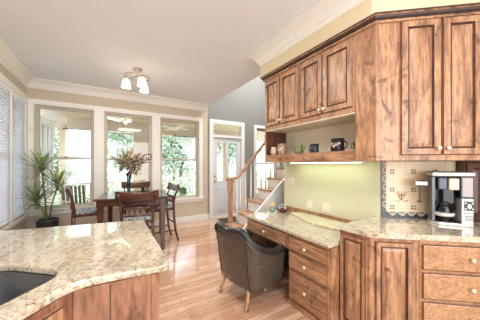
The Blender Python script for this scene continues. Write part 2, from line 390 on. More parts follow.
# front door in the foyer
bm = bm_new(); dx0, dx1 = 2.47, 3.405; T = TW
for a, b, c, d in ((dx0-.09, dx0+.02, 0, 2.69), (dx1-.02, dx1+.09, 0, 2.69)): box(bm, a, b, -.03, .1, c, d, T=T)
box(bm, dx0+.02, dx1-.02, -.03, .1, 2.585, 2.69, T=T); box(bm, dx0+.02, dx1-.02, -.01, .1, 2.215, 2.28, T=T); box(bm, dx0+.02, dx1-.02, 0, .13, 0, .015, T=T)
dr = obj('door_1', bm, 'white', None, .004); dr['kind'] = 'structure'
leaf = bm_new(); a, b = dx0+.025, dx1-.025; hs = [(2.63, 2.90, 1.0, 2.08), (2.985, 3.255, 1.0, 2.08)]
xs = sorted({a, b, *[h[i] for h in hs for i in (0, 1)]}); zs = sorted({.02, 2.21, 1.0, 2.08})
for i in range(len(xs)-1):
    for j in range(len(zs)-1):
        cx, cz = (xs[i]+xs[i+1])/2, (zs[j]+zs[j+1])/2
        if not any(h[0] < cx < h[1] and h[2] < cz < h[3] for h in hs): box(leaf, xs[i], xs[i+1], .03, .075, zs[j], zs[j+1], T=T)
lf = obj('door_leaf', leaf, 'door_paint', dr)
for h in hs:
    obj('pane', B1(h[0], h[1], .05, .055, h[2], h[3], T=T), 'glass', lf)
    p = bm_new(); box(p, h[0], h[1], .02, .03, .16, .86, T=T); box(p, h[0]+.05, h[1]-.05, .012, .02, .21, .81, T=T); obj('lower_panel', p, 'door_paint', lf, .004)
obj('transom_pane', B1(dx0+.02, dx1-.02, .05, .055, 2.28, 2.585, T=T), 'glass', dr)
p = bm_new(); lathe(p, [(.028, 0), (.028, .01), (.012, .015), (.012, .04), (.026, .05), (.026, .07), (.0, .078)], 14, T=T @ Matrix.Translation((2.55, .03, 1.0)) @ Matrix.Rotation(PI/2, 4, 'X'))
obj('door_knob', p, 'nickel', lf)
p = bm_new(); lathe(p, [(.026, 0), (.026, .015), (.0, .018)], 14, T=T @ Matrix.Translation((2.55, .03, 1.14)) @ Matrix.Rotation(PI/2, 4, 'X')); obj('deadbolt', p, 'nickel', lf)
p = B1(-.42, .42, -.25, .25, 0, .012); o = obj('door_mat', p, 'mat', None, .004); o.location = (2.95, 5.1, 0); tag(o, 'dark door mat on the floor in front of the glazed front door', 'mat')
p = bm_new(); lathe(p, [(.045, 0), (.045, .018), (.03, .026), (0, .028)], 20, T=Matrix.Translation((-1.2, WY-.024, 2.13)) @ Matrix.Rotation(PI/2, 4, 'X'))
o = obj('wall_sensor', p, 'plate'); tag(o, 'small round cream sensor on the window casing in the left corner', 'sensor')
# ---------------------------------------------------------------- porch and garden
def leafball(bm, c, r, n, ls, up=.0, mat=0, flat=1):
    for _ in range(n):
        d = Vector((random.gauss(0, 1), random.gauss(0, 1), random.gauss(0, 1)+up)).normalized(); p = Vector(c)+Vector((d.x*r, d.y*r, d.z*r*flat))*random.uniform(.45, 1)
        a = Vector((random.gauss(0, 1), random.gauss(0, 1), random.gauss(0, 1))).normalized(); b = a.cross(d).normalized() if a.cross(d).length > .01 else Vector((1, 0, 0))
        l = ls*random.uniform(.6, 1.3)
        f = bm.faces.new([bm.verts.new(p-b*l*.35), bm.verts.new(p+a*l), bm.verts.new(p+b*l*.35), bm.verts.new(p-a*l*.6)]); f.material_index = mat
def oo(name, bm, mat, label, cat, group=None, bev=0): return tag(obj(name, bm, mat, None, bev), label, cat, group)
bm = bm_new(); box(bm, -6, 9, 5.68, 7.75, -.12, -.02); struct('porch_floor', bm, 'siding')
bm = bm_new(); box(bm, -6, 9, 5.68, 7.75, 2.75, 2.85); struct('porch_ceiling', bm, 'porch_ceiling')
bm = bm_new(); box(bm, -6, 9, 7.55, 7.75, 2.45, 2.75); struct('porch_header', bm, 'siding')
bm = bm_new(); box(bm, .715, 1.42, 7.5, 7.78, -.02, 2.45)
for k in range(16): box(bm, .705, 1.43, 7.49, 7.79, k*.15+.1, k*.15+.112)
oo('porch_pier', bm, 'siding', 'wide beige porch pier with horizontal boards, outside the middle window', 'pier')
def post(x, label, w_=.07):
    bm = bm_new(); box(bm, x-w_, x+w_, 7.58, 7.72, -.02, 2.45); box(bm, x-w_-.03, x+w_+.03, 7.55, 7.75, 2.36, 2.45); box(bm, x-w_-.03, x+w_+.03, 7.55, 7.75, -.02, .12)
    oo('porch_post', bm, 'siding', label, 'post', None, .005)
post(-1.02, 'beige porch post outside the left window beside the curtain')
post(3.9, 'beige porch post outside the front door at the stairs', .06)
# white bay wall standing on the porch
bm = bm_new()
box(bm, -1.5, -1.12, 5.85, 7.2, -.02, .8); box(bm, -1.5, -1.12, 5.85, 7.2, 2.3, 2.45)
for y in (5.85, 6.3, 6.7, 7.1): box(bm, -1.5, -1.12, y, y+.1, .8, 2.3)
bay = bpy.data.objects.new('porch_bay', None); C.objects.link(bay); tag(bay, 'white exterior bay with windows on the porch outside the left window', 'wall')
obj('wall', bm, 'white', bay, .005)
obj('pane', B1(-1.15, -1.14, 5.95, 7.1, .8, 2.3), 'glass', bay)
bm = bm_new(); prism(bm, [(-.02, 2.75), (.24, 2.56), (.19, 2.40), (-.02, 2.45)], 0, .55, T=Matrix.Translation((-1.14, 6.2, 0)) @ Matrix.Rotation(PI/2, 4, 'X') @ Matrix.Scale(-1, 4, (0, 0, 1)))
obj('eave', bm, 'white', bay, .005)
# railing
def railing(x0, x1, label):
    t = thing('porch_railing', label, 'railing', (x0, 7.65, -.02))
    L_ = x1-x0
    obj('top_rail', B1(0, L_, -.035, .035, .92, .97), 'white', t, .005); obj('bottom_rail', B1(0, L_, -.03, .03, .1, .14), 'white', t, .005)
    n = int(L_/.11)
    for i in range(n):
        x = (i+.5)*L_/n; obj('baluster', B1(x-.016, x+.016, -.016, .016, .14, .92), 'white', t)
railing(-.91, .70, 'white porch railing outside the left and middle windows'); railing(1.44, 3.80, 'white porch railing outside the right window'); 
# curtains
def curtain(x0, x1, xt0, xt1, zt, label):
    bm = bm_new(); n, m_ = 60, 20; rows = []
    for j in range(m_+1):
        f = j/m_; z = 2.40-(2.40-zt)*f; e = f**.85
        a = x0+(xt0-x0)*e; b = x1+(xt1-x1)*e
        rows.append([bm.verts.new((a+(b-a)*i/n, 7.45+.035*math.sin(i*1.15)*(1-.4*e), z)) for i in range(n+1)])
    e0 = rows[-1]
    for j in range(1, 9):
        f = j/8; z = zt-(zt-.0)*f; wd = 1+.8*f
        c0 = (xt0+xt1)/2; rows.append([bm.verts.new((c0+(xt0+(xt1-xt0)*i/n-c0)*wd, 7.45+.03*math.sin(i*1.15), z)) for i in range(n+1)])
    for r0, r1 in zip(rows, rows[1:]):
        for i in range(n): bm.faces.new((r0[i], r0[i+1], r1[i+1], r1[i])).smooth = True
    t = thing('porch_curtain', label, 'curtain')
    obj('cloth', bm, 'curtain', t)
    b2 = bm_new(); tube(b2, [(min(x0, x1)-.05, 7.45, 2.42), (max(x0, x1)+.05, 7.45, 2.42)], .013)
    for xb in (x0+.02, x1-.02): tube(b2, [(xb, 7.45, 2.42), (xb, 7.45, 2.5), (xb, 7.549, 2.5)], .01, 6)
    obj('curtain_rod', b2, 'black', t)
    b3 = bm_new(); box(b3, xt0-.02, xt1+.02, 7.41, 7.49, zt-.03, zt+.03); obj('tie_back', b3, 'white', t, .01)
curtain(-.94, -.02, -.94, -.80, 1.25, 'white sheer porch curtain tied back at left, outside the left window')
curtain(1.95, 2.95, 2.75, 2.95, 1.1, 'white sheer porch curtain outside the right window')
b2 = bm_new(); tube(b2, [(.02, 7.45, 2.38), (.7, 7.45, 2.38)], .014); oo('curtain_rod', b2, 'black', 'black curtain rod with no curtain, outside the middle window', 'rod')
# ceiling fan on the porch
t = thing('ceiling_fan', 'white ceiling fan on the porch outside the right window', 'fan', (1.78, 6.75, 2.75))
b2 = bm_new(); lathe(b2, [(.05, 0), (.05, -.03), (.015, -.04), (.015, -.12), (.09, -.14), (.1, -.2), (.06, -.25), (0, -.26)], 18); obj('motor', b2, 'white', t)
for k in range(4):
    b2 = bm_new(); box(b2, .09, .5, -.06, .06, -.185, -.175, T=Matrix.Rotation(k*PI/2+.3, 4, 'Z')); obj('blade', b2, 'white', t, .003)
# porch chair and potted plants
t = thing('porch_chair', 'grey slatted porch chair outside the left window behind the tall plant', 'chair', (-.55, 6.75, -.02), .5)
for s in (-.28, .28):
    obj('leg', B1(s-.02, s+.02, -.26, -.2, 0, .42), 'siding', t); obj('leg', B1(s-.02, s+.02, .2, .26, 0, .55), 'siding', t)
    obj('armrest', B1(s-.04, s+.04, -.28, .24, .58, .61), 'siding', t, .006)
b2 = bm_new(); [box(b2, -.27, .27, -.26+k*.09, -.19+k*.09, .38, .4) for k in range(6)]; obj('seat', b2, 'shadowline', t)
b2 = bm_new(); [box(b2, -.26+k*.09, -.2+k*.09, .2, .22, .4, .98, T=Matrix.Rotation(-.15, 4, 'X')) for k in range(6)]; obj('backrest', b2, 'shadowline', t)
def pot_plant(x, y, label, r=.12):
    t = thing('potted_plant', label, 'plant', (x, y, .0), 0)
    b = bm_new(); lathe(b, [(r*.7, -.02), (r, .22), (r*1.08, .24), (r*.95, .24)], 16); obj('pot', b, 'silver', t)
    b = bm_new(); leafball(b, (0, 0, .32), r*1.5, 160, .07, .6); obj('foliage', b, 'darkleaf', t)
pot_plant(-.62, 6.1, 'small green potted plant on the porch below the left window'); 
# table on the porch carrying a plant by the right window
t = thing('porch_table', 'low pale porch table outside the right window', 'table', (1.95, 6.3, -.02))
obj('tabletop', B1(-.42, .42, -.25, .25, .46, .5), 'white', t, .008)
for sx in (-.36, .36):
    for sy in (-.2, .2): obj('leg', B1(sx-.02, sx+.02, sy-.02, sy+.02, 0, .46), 'white', t)
pp = thing('potted_plant', 'small green potted plant on the low porch table outside the right window', 'plant', (1.88, 6.3, .48))
b = bm_new(); lathe(b, [(.06, 0), (.085, .12), (.09, .13), (.08, .13)], 16); obj('pot', b, 'siding', pp)
b = bm_new(); leafball(b, (0, 0, .2), .14, 150, .06, .6); obj('foliage', b, 'darkleaf', pp)
bm = bm_new(); box(bm, -40, 50, 7.8, 70, -.6, -.5); struct('ground_lawn', bm, 'lawn')
b = bm_new()
for k in range(46): leafball(b, (-12+k*.62, 12.5+.4*math.sin(k), .25+.15*math.sin(k*1.7)), .85, 150, .12)
oo('garden_hedge', b, 'tree', 'long low pale green hedge beyond the porch railing', 'hedge')
def tree(x, y, r, h, label):
    t = thing('garden_tree', label, 'tree', (x, y, -.5), 0, 'garden trees beyond the porch')
    b = bm_new(); tube(b, [(0, 0, 0), (.1, .05, h*.4), (0, 0, h*.8)], [.18, .13, .06], 8)
    for k in range(5):
        an = k*1.3; tube(b, [(0.08, 0, h*.45), (math.cos(an)*r*.5, math.sin(an)*r*.5, h*.85)], [.08, .03], 6)
    obj('trunk', b, 'rope', t)
    b = bm_new()
    for k in range(9):
        an = random.uniform(0, 6.28); q = random.uniform(0, r*.6); leafball(b, (math.cos(an)*q, math.sin(an)*q, h*random.uniform(.45, 1.05)), r*.6, 520, .17)
    obj('crown', b, 'tree', t)
for x, y, r, h, lb in ((-3.0, 15, 2.4, 3.4, 'pale green bushy tree far beyond the railing, outside the left window'), (1.6, 19, 2.4, 5.2, 'pale green tree outside the middle window, left of the pier'),
                       (4.6, 16, 2.2, 4.2, 'pale green tree outside the right window'), (9.5, 18, 2.8, 5.5, 'pale green tree seen through the foyer door glass'), (-8.5, 20, 3.0, 4.6, 'pale green tree at the far left beyond the blinds'), (-4.5, 25, 3.2, 7, 'tall pale tree far behind the others, outside the left window'), (7.0, 27, 3.4, 8, 'tall pale tree far behind the others, outside the right window')):
    tree(x, y, r, h, lb)
# ---------------------------------------------------------------- cabinetry
def slab(name, outer, z0, z1, mat, hole=None, parent=None, bev=.012):
    bm = bm_new(); es = []
    for loop in [outer]+([hole] if hole else []):
        vs = [bm.verts.new((p[0], p[1], z1)) for p in loop]; es += [bm.edges.new((vs[i], vs[(i+1) % len(vs)])) for i in range(len(vs))]
    bmesh.ops.triangle_fill(bm, use_beauty=True, use_dissolve=False, edges=es)
    r = bmesh.ops.extrude_face_region(bm, geom=list(bm.faces))
    for v in [g for g in r['geom'] if isinstance(g, bmesh.types.BMVert)]: v.co.z = z0
    return obj(name, bm, mat, parent, bev, seg=3)
def arc(cx, cy, r, a0, a1, n=6): return [(cx+r*math.cos(a0+(a1-a0)*i/n), cy+r*math.sin(a0+(a1-a0)*i/n)) for i in range(n+1)]
def raised(parent, name, x0, x1, z0, z1, mat='alder_z', sw=.055, y=0, knob=None, panel=True, th=.02):
    """framed raised panel, face towards local -y; front of the slab at y-th"""
    bm = bm_new()
    loops = [(0, 0), (0, -th+.005), (.005, -th), (sw-.004, -th), (sw+.004, -th+.011)]
    if panel is False: loops = [(0, 0), (0, -th+.006), (.006, -th+.002), (.012, -th)]
    R = []
    for ins, yy in loops: R.append([bm.verts.new((a, y+yy, c)) for a, c in ((x0+ins, z0+ins), (x1-ins, z0+ins), (x1-ins, z1-ins), (x0+ins, z1-ins))])
    for i in range(len(R)-1):
        for k in range(4):
            f = bm.faces.new((R[i][k], R[i][(k+1) % 4], R[i+1][(k+1) % 4], R[i+1][k])); f.material_index = 1 if ((i in (1, 3) and panel) or (not panel and i == 1)) else 0
    bm.faces.new(R[-1]); bm.faces.new(R[0][::-1])
    d = obj(name, bm, [mat, 'glaze'], parent)
    if panel:
        bm = bm_new(); R = []; i0 = sw+.004
        for ins, yy in ((i0, -th+.010), (i0+.008, -th+.008), (i0+.03, -th+.001), (i0+.033, -th-.001)):
            R.append([bm.verts.new((a, y+yy, c)) for a, c in ((x0+ins, z0+ins), (x1-ins, z0+ins), (x1-ins, z1-ins), (x0+ins, z1-ins))])
        for i in range(3):
            for k in range(4): bm.faces.new((R[i][k], R[i][(k+1) % 4], R[i+1][(k+1) % 4], R[i+1][k])).material_index = 1 if i == 0 else 0
        bm.faces.new(R[-1]); obj('raised_panel', bm, [mat, 'glaze'], d)
    if knob:
        b = bm_new(); lathe(b, [(.008, 0), (.007, .012), (.016, .018), (.0175, .025), (.012, .031), (0, .033)], 16, T=Matrix.Translation((knob[0], y-th, knob[1])) @ Matrix.Rotation(PI/2, 4, 'X'))
        obj('knob', b, 'knob', d)
    return d
RD1 = -PI/2
# local x on the desk side = -Y; origins at the left end of every unit as seen from the front
def lx(y, y_origin): return y_origin-y
ZN = 1.937
def wall_cab(yo, y1, doors, label):
    t = thing('wall_cabinet', label, 'cabinet', (FX, yo, 0), RD1, 'wall cabinets over the open shelf')
    L_ = yo-y1; obj('body', B1(0, L_, .0, RX-FX-.002, ZN, CT-.07), 'alder_z', t, .002)
    for (a, b, kn) in doors:
        x0, x1 = yo-a, yo-b; raised(t, 'door', x0, x1, 1.988, 2.615, knob=((x1-.025) if kn == 'r' else (x0+.025), 2.03))
wall_cab(2.525, 1.853, [(2.503, 2.202, 'r'), (2.192, 1.868, 'l')], 'two door alder wall cabinet farther from the camera, at the end of the wall')
wall_cab(1.850, 1.186, [(1.832, 1.537, 'r'), (1.529, 1.200, 'l')], 'two door alder wall cabinet above the mug shelf, next to the corner filler')
# open shelf under them
t = thing('open_shelf', 'open alder shelf niche under the wall cabinets holding mugs', 'shelf', (FX, 2.525, 0), RD1)
L_ = 2.525-1.186; D = RX-FX-.002
obj('shelf_board', B1(0, L_, 0, D, 1.487, 1.587), 'alder_x', t, .003)
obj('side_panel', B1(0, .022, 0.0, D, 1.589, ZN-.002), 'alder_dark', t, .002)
obj('face_stile', B1(-.001, .03, -.004, 0, 1.487, ZN-.002), 'alder_z', t)
obj('back_panel', B1(.023, L_, D-.012, D, 1.589, ZN-.012), 'niche', t); obj('top_panel', B1(.031, L_, .004, D, ZN-.011, ZN-.002), 'niche', t)
tb = bm_new(); box(tb, .25, 1.25, .22, .30, 1.477, 1.486); fx = obj('light_housing', tb, 'white', t)
obj('light_tube', B1(.27, 1.23, .23, .29, 1.472, 1.477), 'undercab', fx)
# corner filler + diagonal cabinet
t = thing('corner_wall_cabinet', 'tall diagonal alder wall cabinet with two doors and plain filler panels, above the coffee maker', 'cabinet')
bm = bm_new(); prism(bm, [(FX, 1.184), (FX, 1.004), P3(UB, 1.0), P3(W0, .95, -.002), P3(W0, 0.001, -.002), (RX-.002, 1.184)], 1.487, CT-.07); obj('body', bm, 'alder_z', t, .003)
dg = bpy.data.objects.new('door_frame', None)
def child(parent, name, base, rz):
    o = bpy.data.objects.new(name, None); C.objects.link(o); o.parent = parent; o.location = (base.x, base.y, 0); o.rotation_euler = (0, 0, rz); return o
def reparent(ob, T):
    # bake the local frame into the mesh so the part hangs directly under its thing
    for o in [ob]+list(ob.children): o.data.transform(T)
TU = Matrix.Translation((UB.x, UB.y, 0)) @ Matrix.Rotation(RZ3, 4, 'Z')
for a, b, k in ((.187, .482, .455), (.495, .772, .522)):
    d = raised(t, 'door', a, b, 1.533, 2.637, knob=(k, 1.585)); reparent(d, TU)
# crown on top of the cabinets
CC = [(0, 0), (.05, 0), (.05, -.014), (.04, -.02), (.034, -.035), (.018, -.05), (.018, -.068), (0, -.072)]
t = thing('cabinet_crown', 'dark edged alder crown moulding running along the top of the wall cabinets', 'moulding')
ma = bm_new()
bmc = crown('', (FX, 2.525), (FX, 1.004), (-1, 0), CT, -1, -k3, prof=CC)
M['dark_edge'] = plain('near_black_edge', (58, 40, 34), .45, noise=.2)
o = obj('straight_run', bmc, ['alder_x', 'dark_edge'], t)
bmc = crown('', (FX, 1.004), P3(UB, 1.0), (-.639, -.769), CT, -k3, 0, prof=CC)
o2 = obj('diagonal_run', bmc, ['alder_x', 'dark_edge'], t)
for q in (o, o2):
    for p in q.data.polygons:
        zc = p.center.z
        if (CT-.056 < zc < CT-.022) or zc > CT-.012: p.material_index = 1
# ---- desk
DX = 1.65
t = thing('desk_drawer_unit', 'three drawer alder desk pedestal between the knee space and kitchen cabinets', 'cabinet', (DX, 1.726, 0), RD1)
W_ = 1.726-1.212
obj('body', B1(0, W_, 0, RX-DX-.002, .0, .733), 'alder_z', t, .002)
obj('base_trim', B1(-.004, W_, -.02, .0, 0, .05), 'alder_x', t, .004)
for z0, z1, kz in ((.572, .706, .64), (.388, .552, .47), (.065, .366, .22)):
    raised(t, 'drawer', .012, W_-.03, z0, z1, 'alder_x', knob=(W_*.47, kz), panel=False)
t = thing('knee_drawer_unit', 'wide shallow alder drawer over the knee space of the desk', 'drawer', (DX, 2.52, 0), RD1)
obj('apron', B1(0, .79, 0, .03, .56, .733), 'alder_x', t, .002); obj('end_panel', B1(0, .03, .03, RX-DX-.002, 0, .733), 'alder_z', t, .002)
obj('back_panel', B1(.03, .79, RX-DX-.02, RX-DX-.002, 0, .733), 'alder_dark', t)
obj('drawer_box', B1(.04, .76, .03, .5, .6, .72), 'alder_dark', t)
raised(t, 'drawer', .008, .765, .575, .722, 'alder_x', knob=(.40, .65), panel=False)
slab('desk_countertop', [(DX-.03, 2.56), (RX-.001, 2.56), (RX-.001, 1.212), (DX-.03, 1.212)], .735, .775, 'granite')
tag(bpy.data.objects['desk_countertop'], 'lower polished granite top of the built-in desk', 'countertop')
o = obj('backsplash_strip', B1(RX-.022, RX-.001, 1.225, 2.5, .776, .835), ['alder_x'], None, .004); tag(o, 'thin wooden strip along the wall at the back of the desk', 'trim')
# ---- kitchen base
BB = Vector((1.76, .95))
t = thing('corner_base_cabinet', 'alder corner base cabinet with two tall raised panels under the granite end', 'cabinet')
bm = bm_new(); prism(bm, [(1.76, 1.208), (1.76, .95), P3(BB, .345), P3(W0, .30, -.003), P3(W0, 0, -.003), (RX-.003, 1.208)], 0, .889); obj('body', bm, 'alder_z', t, .003)
d = raised(t, 'end_panel', .012, .235, .1, .86, sw=.035); reparent(d, Matrix.Translation((1.76, 1.208, 0)) @ Matrix.Rotation(RD1, 4, 'Z'))
TB = Matrix.Translation((BB.x, BB.y, 0)) @ Matrix.Rotation(RZ3, 4, 'Z')
d = raised(t, 'door', .035, .295, .1, .86, sw=.038); reparent(d, TB)
t = thing('drawer_base_cabinet', 'light alder drawer cabinet under the coffee maker counter at the right', 'cabinet')
bm = bm_new(); prism(bm, [P3(BB, .348), P3(BB, 1.15), P3(W0, 1.15, -.003), P3(W0, .30, -.003)], 0, .889); obj('body', bm, 'alder_light', t, .003)
for z0, z1 in ((.665, .855), (.447, .644), (.229, .426), (.08, .212)):
    d = raised(t, 'drawer', .362, .99, z0, z1, 'alder_light', knob=(.676, (z0+z1)/2), panel=False); reparent(d, TB)
slab('kitchen_countertop', [(1.73, 1.209), (1.73, .965)]+arc(1.78, .955, .05, PI, PI+.87, 5)[1:]+[P3(BB, .03, -.03), P3(BB, 1.15, -.03), P3(W0, 1.15, -.002), P3(W0, 0, -.002), (RX-.002, 1.209)], .89, .93, 'granite')
tag(bpy.data.objects['kitchen_countertop'], 'higher polished granite countertop carrying the coffee maker', 'countertop')
# ---- tile mural on the diagonal wall
TT = Matrix.Translation((W0.x, W0.y, 0)) @ Matrix.Rotation(RZ3, 4, 'Z')
t = thing('tile_backsplash', 'cream tile backsplash with navy scroll border behind the coffee maker', 'tiles', (W0.x, W0.y, 0), RZ3)
TZ0, TZ1, TX1 = .932, 1.484, .66
obj('tiles', B1(.05, TX1, -.012, -.001, TZ0+.055, TZ1), 'tile', t)
b = bm_new(); box(b, .006, .05, -.014, -.001, TZ0, TZ1); box(b, .05, TX1, -.014, -.001, TZ0, TZ0+.055); obj('border', b, 'tile_navy', t)
b = bm_new()
z = TZ0+.09
while z < TZ1-.02:
    tube(b, [(.05-.034*math.sin(PI*k/8), -.0155, z+.075*k/8) for k in range(9)], .0045, 6); tube(b, [(.042, -.0155, z+.02), (.034, -.0155, z+.035), (.042, -.0155, z+.05)], .005, 6); z += .085
x = .07
while x < TX1-.05:
    tube(b, [(x+.075*k/8, -.0155, TZ0+.056-.034*math.sin(PI*k/8)) for k in range(9)], .0045, 6); tube(b, [(x+.02, -.0155, TZ0+.045), (x+.035, -.0155, TZ0+.036), (x+.05, -.0155, TZ0+.045)], .005, 6); x += .085
obj('scrolls', b, 'tile_cream', t)
for i, x in enumerate((.105, .295, .485)):
    for z in (1.035, 1.205, 1.385):
        b = bm_new()
        for a_, c_ in ((-1, -1), (1, 1), (-1, 1), (1, -1)): lathe(b, [(.009, 0), (.009, .0022), (0, .003)], 8, T=Matrix.Translation((x+a_*.012, -.012, z+c_*.012)) @ Matrix.Rotation(PI/2, 4, 'X'))
        obj('flower_motif', b, 'tile_grey', t)
b = bm_new(); cx, cz = .19, 1.14
tube(b, [(cx-.025, -.013, cz+.01), (cx-.012, -.013, cz-.025), (cx+.012, -.013, cz-.025), (cx+.025, -.013, cz+.01), (cx-.025, -.013, cz+.01)], .004, 6, 0)
tube(b, [(cx, -.013, cz-.02), (cx, -.013, cz+.04)], .004, 6, 0)
for s in (-1, 1):
    tube(b, [(cx+s*.01, -.013, cz+.015), (cx+s*.03, -.013, cz+.045), (cx+s*.055, -.013, cz+.035)], .004, 6, 1)
    tube(b, [(cx, -.013, cz-.03), (cx+s*.03, -.013, cz-.05), (cx+s*.06, -.013, cz-.035)], .004, 6, 1)
    lathe(b, [(.010, 0), (.010, .003), (0, .004)], 8, T=Matrix.Translation((cx+s*.032, -.012, cz+.02)) @ Matrix.Rotation(PI/2, 4, 'X'), mat=1)
obj('basket_motif', b, ['tile_grey', 'tile_ochre'], t)
# appliance garage
t = thing('appliance_garage', 'dark wooden cupboard behind the coffee maker, under the diagonal cabinet', 'cabinet', (W0.x, W0.y, 0), RZ3)
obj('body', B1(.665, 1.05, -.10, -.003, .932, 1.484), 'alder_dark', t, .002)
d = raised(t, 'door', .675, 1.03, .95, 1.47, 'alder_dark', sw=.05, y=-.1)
# ---- wall plates
def plate(y, z, w_, h_, kind, label):
    t = thing('wall_plate', label, kind, (RX, y, z), RD1)
    obj('cover', B1(-w_/2, w_/2, -.007, -.0005, -h_/2, h_/2), 'plate', t, .003)
    if kind == 'switch':
        for s in (-.023, .023): obj('toggle', B1(s-.005, s+.005, -.016, -.007, -.01, .012), 'white', t, .002)
    else:
        for s in (-.02, .02):
            b = bm_new(); box(b, s-.014, s+.014, -.0085, -.007, -.016, .016); obj('socket', b, 'trim', t, .004)
plate(2.415, 1.21, .125, .12, 'switch', 'double switch plate on the green wall beside the stairs')
plate(2.06, .925, .085, .12, 'outlet', 'ivory outlet plate low on the wall, left of the two over the desk')
plate(1.80, .92, .12, .11, 'outlet', 'wider ivory outlet plate over the desk, nearer the kitchen counter')
# ---- things on the desk
o = slab('granite_board', [(2.19, 2.24), (2.15, 2.2), (2.10, 2.05), (2.02, 1.86), (1.99, 1.72), (2.01, 1.6), (2.0, 1.48), (2.04, 1.4), (2.14, 1.36), (2.27, 1.36), (2.30, 1.5), (2.31, 2.0), (2.28, 2.2)], .776, .803, 'board', bev=.005)
tag(o, 'loose wavy edged granite board lying on the desk along the wall', 'board')
t = thing('wooden_bowl', 'red brown wooden bowl of black and white pods on the desk', 'bowl', (2.17, 2.40, .776))
b = bm_new(); lathe(b, [(.04, 0), (.05, .006), (.085, .04), (.095, .06), (.088, .06), (.078, .042), (.045, .014), (0, .012)], 24); obj('bowl', b, wood('red_wood', (140, 84, 66), (116, 64, 50), (80, 44, 36), 'x'), t)
for k in range(7):
    an = k*.9+.3; q = 0 if k == 6 else .048
    p = thing('coffee_pod', 'small black and white coffee pod heaped in the wooden bowl', 'pod', (2.17+q*math.cos(an), 2.40+q*math.sin(an), .776+.035+(.02 if k == 6 else 0)+.002*k), an, 'pods in the wooden bowl')
    b = bm_new(); lathe(b, [(.015, 0), (.021, .034)], 12); obj('cup', b, 'white' if k % 2 else 'black', p)
    b = bm_new(); lathe(b, [(.024, .034), (.024, .037), (.012, .038)], 12); obj('lid', b, 'black' if k % 2 else 'white', p)
t = thing('flower_vase', 'small teal glass vase with a peach bloom on the far end of the desk', 'vase', (2.06, 2.50, .776))
b = bm_new(); lathe(b, [(.028, 0), (.034, .03), (.026, .06), (.02, .075)], 16); obj('vase', b, plain('teal_glaze', (140, 168, 160), .2), t)
b = bm_new(); leafball(b, (0, 0, .105), .05, 120, .018, flat=.6); obj('bloom', b, plain('peach_petal', (240, 208, 160), .7), t)
b = bm_new(); tube(b, [(0, 0, .01), (0, 0, .1)], .003, 6); obj('stem', b, 'stem', t)
# ---- mugs on the shelf (z 1.587)
def mug(name, y, x, r, h, mat, label, hdir=-1, shape='straight', band=None, cat='mug'):
    r *= 1.18; h *= 1.25
    t = thing(name, label, cat, (x, y, 1.588), RD1)
    pr = {'straight': [(r*.9, 0), (r, .01), (r, h), (r*.93, h), (r*.9, .012), (0, .01)],
          'round': [(r*.65, 0), (r*.95, h*.25), (r, h*.5), (r*.85, h*.85), (r*.88, h), (r*.8, h), (r*.78, h*.8), (r*.88, h*.5), (0, .015)]}[shape]
    b = bm_new(); lathe(b, pr, 24); obj('cup', b, mat, t)
    b = bm_new(); rr = h*.3; x0 = hdir*(r*.93)
    tube(b, [(x0+hdir*rr*1.1*math.sin(PI*k/8), 0, h*.5+rr*math.cos(PI*k/8)) for k in range(9)], .0065, 8); obj('handle', b, mat, t)
    if band:
        b = bm_new()
        for k in range(5):
            an = -PI/2+(k-2)*.42; T = Matrix.Translation((r*1.005*math.cos(an), r*1.005*math.sin(an), h*(.5+.12*math.sin(k*2.1)))) @ Matrix.Rotation(an-PI/2+PI, 4, 'Z') @ Matrix.Rotation(PI/2, 4, 'X')
            lathe(b, [(r*.24, -.001), (r*.24, .0015), (0, .002)], 8, T=T)
        obj('printed_patches', b, band, t)
    return t
gm = plain('sage_glaze', (122, 132, 92), .3, noise=.25); tm = plain('taupe_glaze', (158, 132, 112), .35, noise=.3, scale=35); nv = plain('navy_glaze', (44, 48, 66), .25)
mug('mug', 2.33, 2.10, .055, .125, tm, 'tall mottled brown and cream mug at the far left of the shelf', 1, 'straight', plain('cream_patch', (228, 218, 198), .4))
mug('creamer', 2.42, 2.02, .035, .09, plain('cream_glaze', (206, 186, 158), .4), 'small cream jug at the left end of the shelf beside the brown mug', -1, 'round', cat='jug')
mug('mug', 2.02, 2.10, .048, .10, gm, 'round sage green mug on the shelf', 1, 'round')
mug('mug', 1.755, 2.08, .041, .085, nv, 'plain navy mug in the middle of the shelf', -1)
mug('mug', 1.455, 2.08, .055, .11, 'black', 'large black mug with pictures on the shelf', 1, 'straight', plain('picture_print', (214, 190, 176), .4, noise=.3, scale=60))
mug('mug', 1.222, 2.08, .045, .085, gm, 'green and dark mug at the right end of the shelf, half hidden', -1, 'round', 'black')
o = mug('egg_cup', 1.60, 2.15, .016, .045, 'silver', 'tiny pale cup on the shelf left of the large black mug', -1, cat='cup')
# ---- coffee maker: left column, top slab, right control tower
def counterP(s, d): p = W0+E3*s-N3*d; return (p.x, p.y, .931)
t = thing('coffee_maker', 'black and silver coffee maker with glass carafe on the granite counter', 'coffee maker', counterP(.475, .20), RZ3-.28)
cw = .185; H_ = .435
b = bm_new(); prism(b, [(-cw, -.02), (-.13, -.10), (.15, -.11), (cw+.0, -.10), (cw, .10), (-cw, .10)], 0, .022); obj('base', b, 'silver', t, .004); t.scale = (.71, .72, 1.05)
b = bm_new(); prism(b, [(-.17, -.055), (-.115, -.09), (.08, -.10), (.08, .05), (-.17, .05)], .022, .028); obj('warming_plate', b, 'black', t, .002)
b = bm_new(); box(b, -cw, -cw+.035, -.05, .10, .022, .40); obj('left_column', b, plain('graphite_plastic', (96, 98, 100), .3, .4), t, .004)
b = bm_new(); box(b, -cw-.01, cw+.012, -.105, .10, .405, .435); obj('top_lid', b, 'silver', t, .006)
b = bm_new(); box(b, -cw-.012, cw+.014, -.107, .102, .430, .441); box(b, -cw-.006, cw+.008, -.1, .10, .395, .405); obj('lid_trim', b, 'black', t, .003)
